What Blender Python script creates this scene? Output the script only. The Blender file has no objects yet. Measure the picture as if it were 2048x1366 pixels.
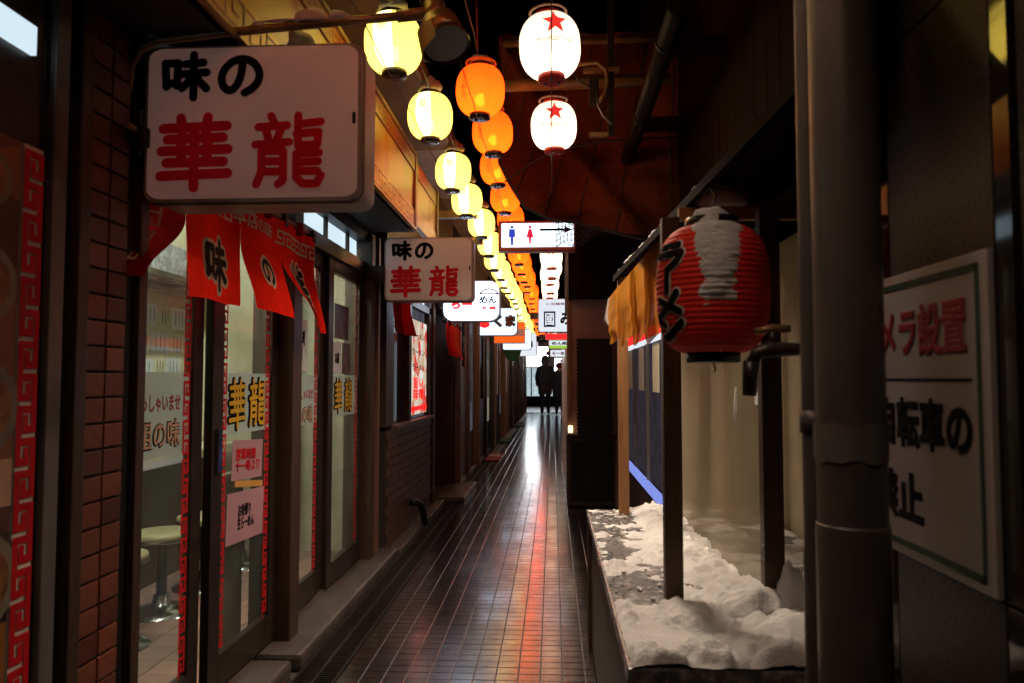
import bpy, bmesh, math, random
from mathutils import Vector, Matrix, noise
random.seed(7)
R = math.radians
S = bpy.context.scene
COL = S.collection

# ------------------------------------------------------------------ camera
YAW, PITCH = R(3.087), R(2.862)
cd = bpy.data.cameras.new('camera'); cam = bpy.data.objects.new('camera', cd); COL.objects.link(cam)
cd.sensor_width = 36.0; cd.lens = 36.0 * 1500 / 2048
cd.clip_start = 0.05; cd.clip_end = 400
cam.location = (0, 0, 1.2); cam.rotation_euler = (R(90) + PITCH, 0, YAW)
cd.dof.use_dof = True; cd.dof.focus_distance = 5.5; cd.dof.aperture_fstop = 5.0
S.camera = cam

# ------------------------------------------------------------------ world (night sky) and exposure
W = bpy.data.worlds.new('World'); S.world = W; W.use_nodes = True
wn = W.node_tree.nodes; wl = W.node_tree.links
bg = wn['Background']; sky = wn.new('ShaderNodeTexSky'); sky.sky_type = 'NISHITA'; sky.sun_disc = False
sky.sun_elevation = R(-8); sky.sun_rotation = R(200)
wl.new(sky.outputs[0], bg.inputs[0]); bg.inputs[1].default_value = 0.05
S.view_settings.view_transform = 'Standard'; S.view_settings.look = 'None'
S.view_settings.gamma = 1.0; S.view_settings.use_curve_mapping = False
S.view_settings.exposure = 0.0
S.render.engine = 'CYCLES'
cy = S.cycles
cy.max_bounces = 8; cy.diffuse_bounces = 4; cy.glossy_bounces = 4; cy.transmission_bounces = 6; cy.transparent_max_bounces = 12
cy.caustics_reflective = False; cy.caustics_refractive = False
cy.sample_clamp_indirect = 6.0; cy.use_denoising = True; cy.use_light_tree = True

# ------------------------------------------------------------------ materials
def nmat(name):
    m = bpy.data.materials.new(name); m.use_nodes = True; t = m.node_tree
    for n in list(t.nodes): t.nodes.remove(n)
    out = t.nodes.new('ShaderNodeOutputMaterial'); return m, t, out
def N(t, ty, **kw):
    n = t.nodes.new(ty)
    for k, v in kw.items(): setattr(n, k, v)
    return n
def mat(name, col, rough=0.5, metal=0.0, var=0.25, scale=8.0, bump=0.0, bscale=60.0, rvar=0.0, objrand=0.0, dirt=None, stretch=None, spec=0.5, dirt_scale=3.0):
    m, t, out = nmat(name); L = t.links.new
    b = N(t, 'ShaderNodeBsdfPrincipled'); L(b.outputs[0], out.inputs[0])
    b.inputs['Roughness'].default_value = rough; b.inputs['Metallic'].default_value = metal
    b.inputs['Specular IOR Level'].default_value = spec
    tc = N(t, 'ShaderNodeTexCoord'); src = tc.outputs['Object']
    if stretch:
        mp = N(t, 'ShaderNodeMapping'); mp.inputs['Scale'].default_value = stretch; L(src, mp.inputs[0]); src = mp.outputs[0]
    nz = N(t, 'ShaderNodeTexNoise'); nz.inputs['Scale'].default_value = scale; nz.inputs['Detail'].default_value = 5; L(src, nz.inputs['Vector'])
    hs = N(t, 'ShaderNodeHueSaturation'); hs.inputs['Color'].default_value = (*col, 1)
    mr = N(t, 'ShaderNodeMapRange'); mr.inputs['From Min'].default_value = .25; mr.inputs['From Max'].default_value = .75
    mr.inputs['To Min'].default_value = 1 - var; mr.inputs['To Max'].default_value = 1 + var; L(nz.outputs[0], mr.inputs[0])
    val = mr.outputs[0]
    if objrand:
        oi = N(t, 'ShaderNodeObjectInfo'); m2 = N(t, 'ShaderNodeMapRange')
        m2.inputs['To Min'].default_value = 1 - objrand; m2.inputs['To Max'].default_value = 1 + objrand; L(oi.outputs['Random'], m2.inputs[0])
        mm = N(t, 'ShaderNodeMath', operation='MULTIPLY'); L(val, mm.inputs[0]); L(m2.outputs[0], mm.inputs[1]); val = mm.outputs[0]
    L(val, hs.inputs['Value']); c = hs.outputs[0]
    if dirt:
        n2 = N(t, 'ShaderNodeTexNoise'); n2.inputs['Scale'].default_value = dirt_scale; n2.inputs['Detail'].default_value = 8; L(tc.outputs['Object'], n2.inputs['Vector'])
        r2 = N(t, 'ShaderNodeMapRange'); r2.inputs['From Min'].default_value = .48; r2.inputs['From Max'].default_value = .72; L(n2.outputs[0], r2.inputs[0])
        mx = N(t, 'ShaderNodeMixRGB'); mx.inputs[2].default_value = (*dirt, 1); L(r2.outputs[0], mx.inputs[0]); L(c, mx.inputs[1]); c = mx.outputs[0]
    L(c, b.inputs['Base Color'])
    if rvar:
        m3 = N(t, 'ShaderNodeMapRange'); m3.inputs['From Min'].default_value = .3; m3.inputs['From Max'].default_value = .7
        m3.inputs['To Min'].default_value = max(0.02, rough - rvar); m3.inputs['To Max'].default_value = min(1, rough + rvar)
        n3 = N(t, 'ShaderNodeTexNoise'); n3.inputs['Scale'].default_value = 5.0; n3.inputs['Detail'].default_value = 6; L(tc.outputs['Object'], n3.inputs['Vector'])
        L(n3.outputs[0], m3.inputs[0]); L(m3.outputs[0], b.inputs['Roughness'])
    if bump:
        nb = N(t, 'ShaderNodeTexNoise'); nb.inputs['Scale'].default_value = bscale; nb.inputs['Detail'].default_value = 4; L(src, nb.inputs['Vector'])
        bp = N(t, 'ShaderNodeBump'); bp.inputs['Strength'].default_value = bump; bp.inputs['Distance'].default_value = .004
        L(nb.outputs[0], bp.inputs['Height']); L(bp.outputs[0], b.inputs['Normal'])
    return m
def emis(name, col, strength, var=0.08, scale=4.0):
    m, t, out = nmat(name); L = t.links.new
    e = N(t, 'ShaderNodeEmission'); L(e.outputs[0], out.inputs[0]); e.inputs[1].default_value = strength
    tc = N(t, 'ShaderNodeTexCoord'); nz = N(t, 'ShaderNodeTexNoise'); nz.inputs['Scale'].default_value = scale; L(tc.outputs['Object'], nz.inputs['Vector'])
    hs = N(t, 'ShaderNodeHueSaturation'); hs.inputs['Color'].default_value = (*col, 1)
    mr = N(t, 'ShaderNodeMapRange'); mr.inputs['To Min'].default_value = 1 - var; mr.inputs['To Max'].default_value = 1 + var; L(nz.outputs[0], mr.inputs[0])
    L(mr.outputs[0], hs.inputs['Value']); L(hs.outputs[0], e.inputs[0]); return m
def paper(name, col, strength, thin=0.07, tr=0.8, tcol=None):
    """glowing lantern paper: a little own glow, mostly lit through by the bulb inside"""
    m, t, out = nmat(name); L = t.links.new
    e = N(t, 'ShaderNodeEmission'); e.inputs[0].default_value = (*col, 1); e.inputs[1].default_value = strength
    tc_ = tcol or col
    d = N(t, 'ShaderNodeBsdfTranslucent'); d.inputs[0].default_value = (*[c * tr for c in tc_], 1)
    df = N(t, 'ShaderNodeBsdfDiffuse'); df.inputs[0].default_value = (*[c * .6 for c in col], 1)
    m0 = N(t, 'ShaderNodeMixShader'); m0.inputs[0].default_value = .3; L(d.outputs[0], m0.inputs[1]); L(df.outputs[0], m0.inputs[2])
    tp = N(t, 'ShaderNodeBsdfTransparent'); tp.inputs[0].default_value = (*tc_, 1)
    mx = N(t, 'ShaderNodeMixShader'); mx.inputs[0].default_value = thin; L(m0.outputs[0], mx.inputs[1]); L(tp.outputs[0], mx.inputs[2])
    ad = N(t, 'ShaderNodeAddShader'); L(mx.outputs[0], ad.inputs[0]); L(e.outputs[0], ad.inputs[1]); L(ad.outputs[0], out.inputs[0])
    tc = N(t, 'ShaderNodeTexCoord'); wv = N(t, 'ShaderNodeTexWave'); wv.bands_direction = 'Z'; wv.inputs['Scale'].default_value = 28; L(tc.outputs['Object'], wv.inputs['Vector'])
    mr = N(t, 'ShaderNodeMapRange'); mr.inputs['To Min'].default_value = strength * .86; mr.inputs['To Max'].default_value = strength * 1.05
    L(wv.outputs[1], mr.inputs[0]); L(mr.outputs[0], e.inputs[1])
    return m
def sheet(name, col, transp, transl, rough=.25):
    """clear or frosted pane: see-through, translucent and glossy mixed; lets lamp light pass"""
    m, t, out = nmat(name); L = t.links.new
    tp = N(t, 'ShaderNodeBsdfTransparent'); tp.inputs[0].default_value = (.96, .97, .96, 1)
    d = N(t, 'ShaderNodeBsdfDiffuse'); d.inputs[0].default_value = (*col, 1)
    tl = N(t, 'ShaderNodeBsdfTranslucent'); tl.inputs[0].default_value = (*col, 1)
    m1 = N(t, 'ShaderNodeMixShader'); m1.inputs[0].default_value = transl; L(d.outputs[0], m1.inputs[1]); L(tl.outputs[0], m1.inputs[2])
    tc = N(t, 'ShaderNodeTexCoord'); nz = N(t, 'ShaderNodeTexNoise'); nz.inputs['Scale'].default_value = 6; nz.inputs['Detail'].default_value = 6; L(tc.outputs['Object'], nz.inputs['Vector'])
    mr = N(t, 'ShaderNodeMapRange'); mr.inputs['To Min'].default_value = max(0, transp - .06); mr.inputs['To Max'].default_value = min(1, transp + .06); L(nz.outputs[0], mr.inputs[0])
    m2 = N(t, 'ShaderNodeMixShader'); L(mr.outputs[0], m2.inputs[0]); L(m1.outputs[0], m2.inputs[1]); L(tp.outputs[0], m2.inputs[2])
    g = N(t, 'ShaderNodeBsdfGlossy'); g.inputs['Roughness'].default_value = rough
    lw = N(t, 'ShaderNodeLayerWeight'); lw.inputs[0].default_value = .5
    pw_ = N(t, 'ShaderNodeMath', operation='POWER'); pw_.inputs[1].default_value = 5.0; L(lw.outputs['Facing'], pw_.inputs[0])
    fr = N(t, 'ShaderNodeMath', operation='MULTIPLY_ADD'); fr.inputs[1].default_value = .7; fr.inputs[2].default_value = .025; L(pw_.outputs[0], fr.inputs[0])
    m3 = N(t, 'ShaderNodeMixShader'); L(fr.outputs[0], m3.inputs[0]); L(m2.outputs[0], m3.inputs[1]); L(g.outputs[0], m3.inputs[2]); L(m3.outputs[0], out.inputs[0])
    return m

M = {}
M['tile'] = mat('wet_floor_tile', (.020, .0145, .015), .105, var=.3, scale=14, bump=.16, bscale=250, rvar=.065, dirt=(.034, .030, .030), dirt_scale=2.2, objrand=.25, spec=1.0)
_t = M['tile'].node_tree; _b = [n for n in _t.nodes if n.type == 'BSDF_PRINCIPLED'][0]      # film of melt water, broken up in patches
_tc = _t.nodes.new('ShaderNodeTexCoord'); _nz = _t.nodes.new('ShaderNodeTexNoise'); _nz.inputs['Scale'].default_value = 3.2; _nz.inputs['Detail'].default_value = 9; _nz.inputs['Roughness'].default_value = .7
_gm = _t.nodes.new('ShaderNodeNewGeometry'); _t.links.new(_gm.outputs['Position'], _nz.inputs['Vector'])
_mr = _t.nodes.new('ShaderNodeMapRange'); _mr.inputs['From Min'].default_value = .36; _mr.inputs['From Max'].default_value = .60; _mr.inputs['To Min'].default_value = .15; _mr.inputs['To Max'].default_value = 1.0
_t.links.new(_nz.outputs[0], _mr.inputs[0]); _t.links.new(_mr.outputs[0], _b.inputs['Coat Weight']); _b.inputs['Coat Roughness'].default_value = .13; _b.inputs['Coat IOR'].default_value = 1.45
M['grout'] = mat('floor_grout', (.085, .070, .064), .45, var=.3, bump=.4, bscale=200, rvar=.1)
M['concrete'] = mat('wet_concrete', (.068, .053, .049), .42, var=.3, bump=.5, bscale=70, rvar=.15, dirt=(.05, .04, .036))
M['ground'] = mat('dark_ground', (.05, .045, .042), .6, bump=.5)
M['steel_dark'] = mat('dark_steel', (.05, .045, .042), .42, .6, var=.3, rvar=.1, dirt=(.05, .028, .016))
M['grate'] = mat('wet_grating', (.045, .04, .038), .35, .7, var=.3)
M['brick'] = mat('brown_glazed_tile', (.13, .038, .017), .42, var=.22, scale=30, bump=.25, bscale=120, objrand=.45)
M['brickdark'] = mat('dark_brown_tile', (.085, .038, .026), .4, var=.3, scale=30, bump=.25, bscale=120)
M['mortar'] = mat('dark_mortar', (.022, .016, .013), .8, bump=.4)
M['frame'] = mat('dark_bronze_frame', (.035, .023, .017), .38, .3, var=.25, scale=20, rvar=.08)
M['wood'] = mat('dark_stained_wood', (.050, .026, .015), .45, var=.4, scale=16, stretch=(6, 6, .6), bump=.3, bscale=60)
M['woodlight'] = mat('amber_wood', (.26, .12, .045), .5, var=.35, scale=14, stretch=(8, 8, .5), bump=.3, bscale=50)
M['pinkwood'] = mat('reddish_trim_wood', (.16, .075, .055), .45, var=.3, scale=14, stretch=(8, 8, .5))
M['olive'] = mat('olive_painted_board', (.095, .085, .045), .5, var=.25)
M['black'] = mat('black_paint', (.009, .008, .0075), .5, var=.3, spec=.25)
M['soot'] = mat('sooty_dark_wood', (.0045, .003, .0024), .8, var=.3, spec=.05)
M['rubber'] = mat('black_rubber', (.012, .012, .013), .35)
M['alum'] = mat('dull_aluminium', (.20, .18, .17), .42, .5, var=.22, scale=10, stretch=(3, 3, .5), dirt=(.07, .055, .045))
M['soffit'] = mat('black_soffit', (.020, .017, .016), .6)
M['ceilpan'] = mat('brown_ceiling_panel', (.16, .095, .045), .6, var=.15, dirt=(.09, .05, .025))
M['lavender'] = mat('lavender_panel', (.34, .32, .42), .5, var=.15)
M['fascia'] = None
M['red_lac'] = mat('red_lacquer', (.30, .035, .015), .4, var=.3, scale=6, dirt=(.18, .05, .02))
M['goldline'] = mat('gold_trim', (.55, .33, .07), .35, .5, var=.25)
M['brownline'] = mat('brown_key_pattern', (.20, .065, .02), .45, var=.25)
M['signwhite'] = mat('aged_white_acrylic', (.66, .60, .58), .32, var=.07, scale=3, rvar=.05, dirt=(.52, .44, .41), dirt_scale=2.0)
M['signframe'] = mat('sign_frame', (.42, .36, .33), .4, var=.15, dirt=(.22, .16, .13))
M['ink'] = mat('black_print', (.006, .006, .006), .7, spec=.08)
M['redink'] = mat('red_print', (.52, .006, .012), .55, var=.08, spec=.2)
M['pinkink'] = mat('dull_red_print', (.40, .04, .05), .5, var=.08)
M['blueink'] = mat('blue_print', (.06, .07, .42), .5)
M['yellowink'] = mat('yellow_print', (.62, .36, .02), .5, var=.08)
M['peachink'] = mat('peach_print', (.52, .30, .20), .5)
M['whiteink'] = mat('white_print', (.62, .55, .48), .5)
M['cream'] = mat('cream_wall', (.56, .50, .36), .6, var=.1, dirt=(.42, .35, .22))
M['paperw'] = mat('white_paper', (.62, .63, .66), .7, var=.08, objrand=.12)
M['papery'] = mat('cream_paper', (.60, .54, .38), .7, var=.08, objrand=.12)
M['paperp'] = mat('pink_paper', (.38, .20, .23), .7, var=.08)
M['papero'] = mat('orange_paper', (.55, .26, .06), .7, var=.08)
M['photo'] = mat('dark_photo_print', (.10, .05, .045), .4, var=.8, scale=14)
M['counter'] = mat('counter_top', (.70, .63, .46), .35, var=.12)
M['cushion'] = mat('cream_stool_seat', (.42, .36, .20), .35, var=.12)
M['chrome'] = mat('chrome', (.45, .45, .46), .18, 1.0, var=.1)
M['shopfloor'] = mat('pink_shop_tile', (.30, .17, .14), .4, var=.15, objrand=.1)
M['noren'] = mat('red_cotton', (.78, .016, .008), .85, spec=.08, var=.12, scale=40, bump=.25, bscale=500)
M['norend'] = mat('dark_red_cotton', (.17, .006, .006), .85, spec=.08, var=.12, scale=40, bump=.25, bscale=500)
M['norenlt'] = mat('orange_red_cotton', (.62, .035, .016), .85, spec=.08, var=.12, scale=40, bump=.25, bscale=500)
M['norenprint'] = mat('beige_cloth_print', (.66, .50, .38), .85, spec=.1)
M['granite'] = mat('honed_dark_granite', (.024, .021, .019), .45, var=1.7, scale=130, bump=.12, bscale=160, spec=.4)
M['granitep'] = mat('polished_dark_granite', (.020, .017, .015), .06, var=.9, scale=160, spec=.7)
M['pvc'] = mat('grey_pvc_pipe', (.105, .10, .102), .34, var=.15, scale=4, rvar=.1, dirt=(.065, .057, .055), dirt_scale=5)
M['tape'] = mat('grey_tape', (.15, .145, .145), .55, var=.2)
M['noticew'] = mat('grimy_white_board', (.44, .43, .44), .5, var=.06, scale=3, dirt=(.36, .31, .28), dirt_scale=2)
M['bronze'] = mat('bronze_paint', (.26, .155, .07), .38, .35, var=.3, dirt=(.12, .07, .035))
M['glassl'] = mat('dark_lens', (.06, .030, .026), .3)
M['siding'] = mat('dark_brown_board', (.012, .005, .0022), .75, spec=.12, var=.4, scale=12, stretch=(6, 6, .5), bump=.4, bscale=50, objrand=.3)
M['beamwood'] = mat('warm_beam', (.26, .15, .06), .5, var=.3, dirt=(.12, .06, .03))
M['pinkwall'] = mat('pinkish_plaster', (.34, .20, .15), .7, var=.15, dirt=(.24, .13, .10))
M['tabletop'] = mat('wet_grey_steel_top', (.14, .135, .14), .3, .3, var=.35, scale=22, rvar=.16, bump=.5, bscale=70, dirt=(.42, .40, .40), dirt_scale=38)
M['tableside'] = mat('grey_green_board', (.10, .098, .078), .5, var=.3, dirt=(.05, .045, .04))
M['netc'] = mat('brown_netting', (.165, .045, .018), .9, var=.5, scale=90, bump=1.0, bscale=330, spec=.05, dirt=(.030, .011, .006), dirt_scale=2.6)
M['netd'] = mat('black_netting', (.045, .048, .056), .8, spec=.3)
M['lantred'] = mat('red_lantern_vinyl', (.68, .026, .014), .6, var=.22, scale=9, bump=.3, bscale=45, spec=.25, dirt=(.50, .020, .012), dirt_scale=7)
M['cord'] = mat('black_cord', (.02, .015, .012), .6)
M['redcord'] = mat('red_cord', (.30, .02, .015), .6)
M['capblack'] = mat('black_lantern_cap', (.018, .014, .012), .25)
M['capred'] = mat('red_lantern_cap', (.60, .03, .02), .4)
M['coat'] = mat('black_coat', (.020, .021, .026), .8, var=.5, scale=4, bump=.6, bscale=20)
M['coatgrey'] = mat('charcoal_coat', (.045, .047, .055), .8, var=.5, scale=4, bump=.6, bscale=20)
M['trousers'] = mat('dark_trousers', (.016, .018, .028), .85)
M['hood'] = mat('grey_hood', (.13, .14, .16), .85)
M['redhat'] = mat('dark_red_knit', (.22, .012, .02), .9)
M['skin'] = mat('skin', (.42, .25, .18), .6)
M['green'] = mat('green_cloth', (.02, .13, .04), .8)
M['greendark'] = mat('dark_green_print', (.010, .055, .032), .6)
M['dullred'] = mat('dull_dark_red_print', (.30, .008, .018), .6)
M['greenmat'] = mat('green_doormat', (.02, .09, .035), .9, bump=.6)
M['redmat'] = mat('red_mat', (.35, .03, .02), .8)
M['plate'] = mat('worn_step_plate', (.15, .115, .085), .35, .3, var=.3, rvar=.12)
M['limewall'] = mat('grey_tile_wall', (.16, .11, .095), .4, var=.25, objrand=.2)

_b = [n for n in M['signwhite'].node_tree.nodes if n.type == 'BSDF_PRINCIPLED'][0]   # faint glow added to the unlit acrylic to lift its tone
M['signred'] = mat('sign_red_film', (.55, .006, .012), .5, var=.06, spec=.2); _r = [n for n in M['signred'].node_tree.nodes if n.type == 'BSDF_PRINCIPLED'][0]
_r.inputs['Emission Color'].default_value = (1.0, .004, .012, 1); _r.inputs['Emission Strength'].default_value = .03  # matching glow added to the red letters of the unlit sign
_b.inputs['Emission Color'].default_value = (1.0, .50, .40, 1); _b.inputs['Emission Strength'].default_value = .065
def clothmat(name, col):
    m, t, out = nmat(name); L = t.links.new
    tc = N(t, 'ShaderNodeTexCoord'); nz = N(t, 'ShaderNodeTexNoise'); nz.inputs['Scale'].default_value = 30; nz.inputs['Detail'].default_value = 5; L(tc.outputs['Object'], nz.inputs['Vector'])
    hs = N(t, 'ShaderNodeHueSaturation'); hs.inputs['Color'].default_value = (*col, 1); mr = N(t, 'ShaderNodeMapRange'); mr.inputs['To Min'].default_value = .8; mr.inputs['To Max'].default_value = 1.15; L(nz.outputs[0], mr.inputs[0]); L(mr.outputs[0], hs.inputs['Value'])
    d = N(t, 'ShaderNodeBsdfDiffuse'); tl = N(t, 'ShaderNodeBsdfTranslucent'); L(hs.outputs[0], d.inputs[0]); L(hs.outputs[0], tl.inputs[0])
    wv = N(t, 'ShaderNodeTexNoise'); wv.inputs['Scale'].default_value = 450; L(tc.outputs['Object'], wv.inputs['Vector']); bp = N(t, 'ShaderNodeBump'); bp.inputs['Strength'].default_value = .3; bp.inputs['Distance'].default_value = .002; L(wv.outputs[0], bp.inputs['Height']); L(bp.outputs[0], d.inputs['Normal'])
    mx = N(t, 'ShaderNodeMixShader'); mx.inputs[0].default_value = .38; L(d.outputs[0], mx.inputs[1]); L(tl.outputs[0], mx.inputs[2]); L(mx.outputs[0], out.inputs[0]); return m
M['noren'] = clothmat('red_cotton', (.86, .018, .008)); M['norend'] = clothmat('dark_red_cotton', (.30, .008, .007)); M['norenlt'] = clothmat('orange_red_cotton', (.88, .06, .02))
def snowmat(name, col):
    m, t, out = nmat(name); L = t.links.new
    b = N(t, 'ShaderNodeBsdfPrincipled'); L(b.outputs[0], out.inputs[0])
    b.inputs['Roughness'].default_value = .65
    b.inputs['Subsurface Weight'].default_value = .06; b.inputs['Subsurface Radius'].default_value = (.02, .015, .012); b.inputs['Subsurface Scale'].default_value = .5
    tc = N(t, 'ShaderNodeTexCoord'); nz = N(t, 'ShaderNodeTexNoise'); nz.inputs['Scale'].default_value = 9; nz.inputs['Detail'].default_value = 8; L(tc.outputs['Object'], nz.inputs['Vector'])
    cr = N(t, 'ShaderNodeMixRGB'); cr.inputs[1].default_value = (*[c * .82 for c in col], 1); cr.inputs[2].default_value = (*col, 1); L(nz.outputs[0], cr.inputs[0]); L(cr.outputs[0], b.inputs['Base Color'])
    n2 = N(t, 'ShaderNodeTexNoise'); n2.inputs['Scale'].default_value = 95; n2.inputs['Detail'].default_value = 9; n2.inputs['Roughness'].default_value = .75; L(tc.outputs['Object'], n2.inputs['Vector'])
    bp = N(t, 'ShaderNodeBump'); bp.inputs['Strength'].default_value = .9; bp.inputs['Distance'].default_value = .012; L(n2.outputs[0], bp.inputs['Height']); L(bp.outputs[0], b.inputs['Normal'])
    return m
M['snow'] = snowmat('snow', (.90, .89, .90))
M['snowshaded'] = snowmat('shade_grey_snow', (.50, .46, .46))  # darker snow for caps and heap, their dimness put into the colour

def fasciamat():
    m, t, out = nmat('gold_fascia_panel'); L = t.links.new
    b = N(t, 'ShaderNodeBsdfPrincipled'); L(b.outputs[0], out.inputs[0]); b.inputs['Roughness'].default_value = .38; b.inputs['Metallic'].default_value = .15
    tc = N(t, 'ShaderNodeTexCoord'); mp = N(t, 'ShaderNodeMapping'); mp.inputs['Scale'].default_value = (1, 1.4, .35); L(tc.outputs['Object'], mp.inputs[0])
    nz = N(t, 'ShaderNodeTexNoise'); nz.inputs['Scale'].default_value = 2.3; nz.inputs['Detail'].default_value = 3; L(mp.outputs[0], nz.inputs['Vector'])
    cr = N(t, 'ShaderNodeValToRGB'); L(nz.outputs[0], cr.inputs[0]); e = cr.color_ramp.elements
    e[0].position = .33; e[0].color = (.34, .07, .014, 1); e[1].position = .60; e[1].color = (.46, .31, .06, 1)
    k = cr.color_ramp.elements.new(.45); k.color = (.56, .30, .06, 1)
    L(cr.outputs[0], b.inputs['Base Color']); return m
M['fascia'] = fasciamat()
def postermat():
    m, t, out = nmat('food_poster_print'); L = t.links.new
    b = N(t, 'ShaderNodeBsdfPrincipled'); L(b.outputs[0], out.inputs[0]); b.inputs['Roughness'].default_value = .3
    tc = N(t, 'ShaderNodeTexCoord'); v = N(t, 'ShaderNodeTexVoronoi'); v.inputs['Scale'].default_value = 7; L(tc.outputs['Object'], v.inputs['Vector'])
    cr = N(t, 'ShaderNodeValToRGB'); L(v.outputs['Color'], cr.inputs[0]); e = cr.color_ramp.elements
    e[0].position = .2; e[0].color = (.02, .012, .01, 1); e[1].position = .9; e[1].color = (.30, .12, .03, 1)
    k = cr.color_ramp.elements.new(.55); k.color = (.09, .022, .015, 1)
    L(cr.outputs[0], b.inputs['Base Color']); return m
M['poster'] = postermat()
M['noodle'] = mat('noodle_photo_print', (.30, .13, .035), .4, var=.8, scale=26, dirt=(.10, .025, .01), dirt_scale=12)
M['bowlrim'] = mat('bowl_photo_print', (.20, .165, .12), .4, var=.3, scale=12)
def litposter():
    m, t, out = nmat('lit_menu_poster'); L = t.links.new
    e = N(t, 'ShaderNodeEmission'); L(e.outputs[0], out.inputs[0]); e.inputs[1].default_value = .95
    tc = N(t, 'ShaderNodeTexCoord'); v = N(t, 'ShaderNodeTexVoronoi'); v.inputs['Scale'].default_value = 9; v.feature = 'F1'; L(tc.outputs['Object'], v.inputs['Vector'])
    cr = N(t, 'ShaderNodeValToRGB'); L(v.outputs['Color'], cr.inputs[0]); el = cr.color_ramp.elements
    el[0].position = .18; el[0].color = (.75, .06, .05, 1); el[1].position = .8; el[1].color = (.85, .80, .74, 1)
    k = el.new(.42); k.color = (.60, .42, .26, 1)
    L(cr.outputs[0], e.inputs[0]); return m
M['litposter'] = litposter()

M['glass'] = sheet('window_glass', (.5, .55, .52), .94, .5, .03)
M['frost'] = sheet('frosted_film', (.62, .68, .66), .09, .55, .3)
M['plasticw'] = sheet('corrugated_clear_plastic', (.70, .60, .42), .52, .45, .22)
M['amber'] = sheet('amber_plastic_sheet', (.62, .25, .03), .10, .5, .25)
M['whitepl'] = sheet('white_plastic_scrap', (.8, .78, .78), .05, .5, .4)
M['fluo'] = emis('fluorescent_tube', (.88, 1.0, .84), 165.0, .02)
M['transom'] = emis('lit_transom_glass', (.72, .90, 1.0), .95, .12)
M['bulb'] = emis('bulb', (1.0, .78, .40), 62.0, .0)
M['bulbw'] = emis('white_bulb', (1.0, .84, .64), 66.0, .0)
M['bulbo'] = emis('orange_bulb', (1.0, .60, .20), 85.0, .0)
M['bulbd'] = emis('dim_white_bulb', (1.0, .84, .64), 66.0, .0)
M['py'] = paper('yellow_lantern_paper', (1.0, .83, .18), 1.1)
M['pyw'] = paper('white_lantern_panel', (1.0, .93, .64), 1.3)
M['po'] = paper('orange_lantern_paper', (1.0, .055, .003), 1.5, .05, .8, (1.0, .155, .016))
M['pod'] = paper('dark_orange_lantern_seam', (.75, .12, .012), .30, .03)
M['pyd'] = paper('lantern_seam', (.80, .66, .14), .9, .03)
M['pw'] = paper('star_lantern_paper', (1.0, .86, .66), .62)
M['pwd'] = paper('far_star_lantern_paper', (1.0, .86, .66), .62)
M['star'] = emis('red_star_print', (.95, .035, .03), .95, .05)
M['starink'] = emis('pale_red_lettering', (.75, .16, .13), .6, .05)
M['litwhite'] = emis('lit_white_sign', (.74, .87, 1.0), 2.4, .14, 3)
M['litwhite2'] = emis('lit_grey_white_sign', (.80, .84, .92), 1.0, .12, 3)
M['litwhite3'] = emis('bright_white_sign', (.66, .80, 1.0), 4.5, .1, 3)
M['litblue'] = emis('lit_pale_blue_sign', (.55, .76, 1.0), 2.0, .10, 3)
M['litorange'] = emis('lit_orange_sign', (1.0, .13, .012), 1.0, .10)
M['litred'] = emis('lit_red_sign', (1.0, .02, .02), 1.6, .10)
M['figblue'] = emis('lit_blue_print', (.05, .07, .60), .9, .05)
M['figred'] = emis('lit_red_print', (.80, .02, .06), .95, .05)
M['litgreen'] = emis('lit_green_sign', (.40, .70, .06), .9, .10)
M['endwhite'] = emis('lit_shop_window', (.90, .95, 1.0), 14.0, .15)
M['endcyan'] = emis('lit_shop_interior', (.40, .50, .54), 1.1, .6, 9)
M['bluetube'] = emis('blue_white_tube', (.28, .36, .95), .85, .25, 18)
M['lamp'] = emis('warm_lamp', (1.0, .72, .40), 2.2, .1)
M['greenled'] = emis('green_led', (.1, 1.0, .45), .8, .2)
M['litwin'] = emis('lit_shop_glass', (.62, .52, .40), .32, .6, 6)
M['litwin2'] = emis('dim_lit_shop_glass', (.50, .52, .62), .12, .7, 7)
M['bluewin'] = emis('dim_bluish_shop_glass', (.36, .30, .38), .075, .9, 11)
M['reflwin'] = mat('dark_window_glass', (.05, .045, .07), .06, var=.4, scale=5, spec=.9)

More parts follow.
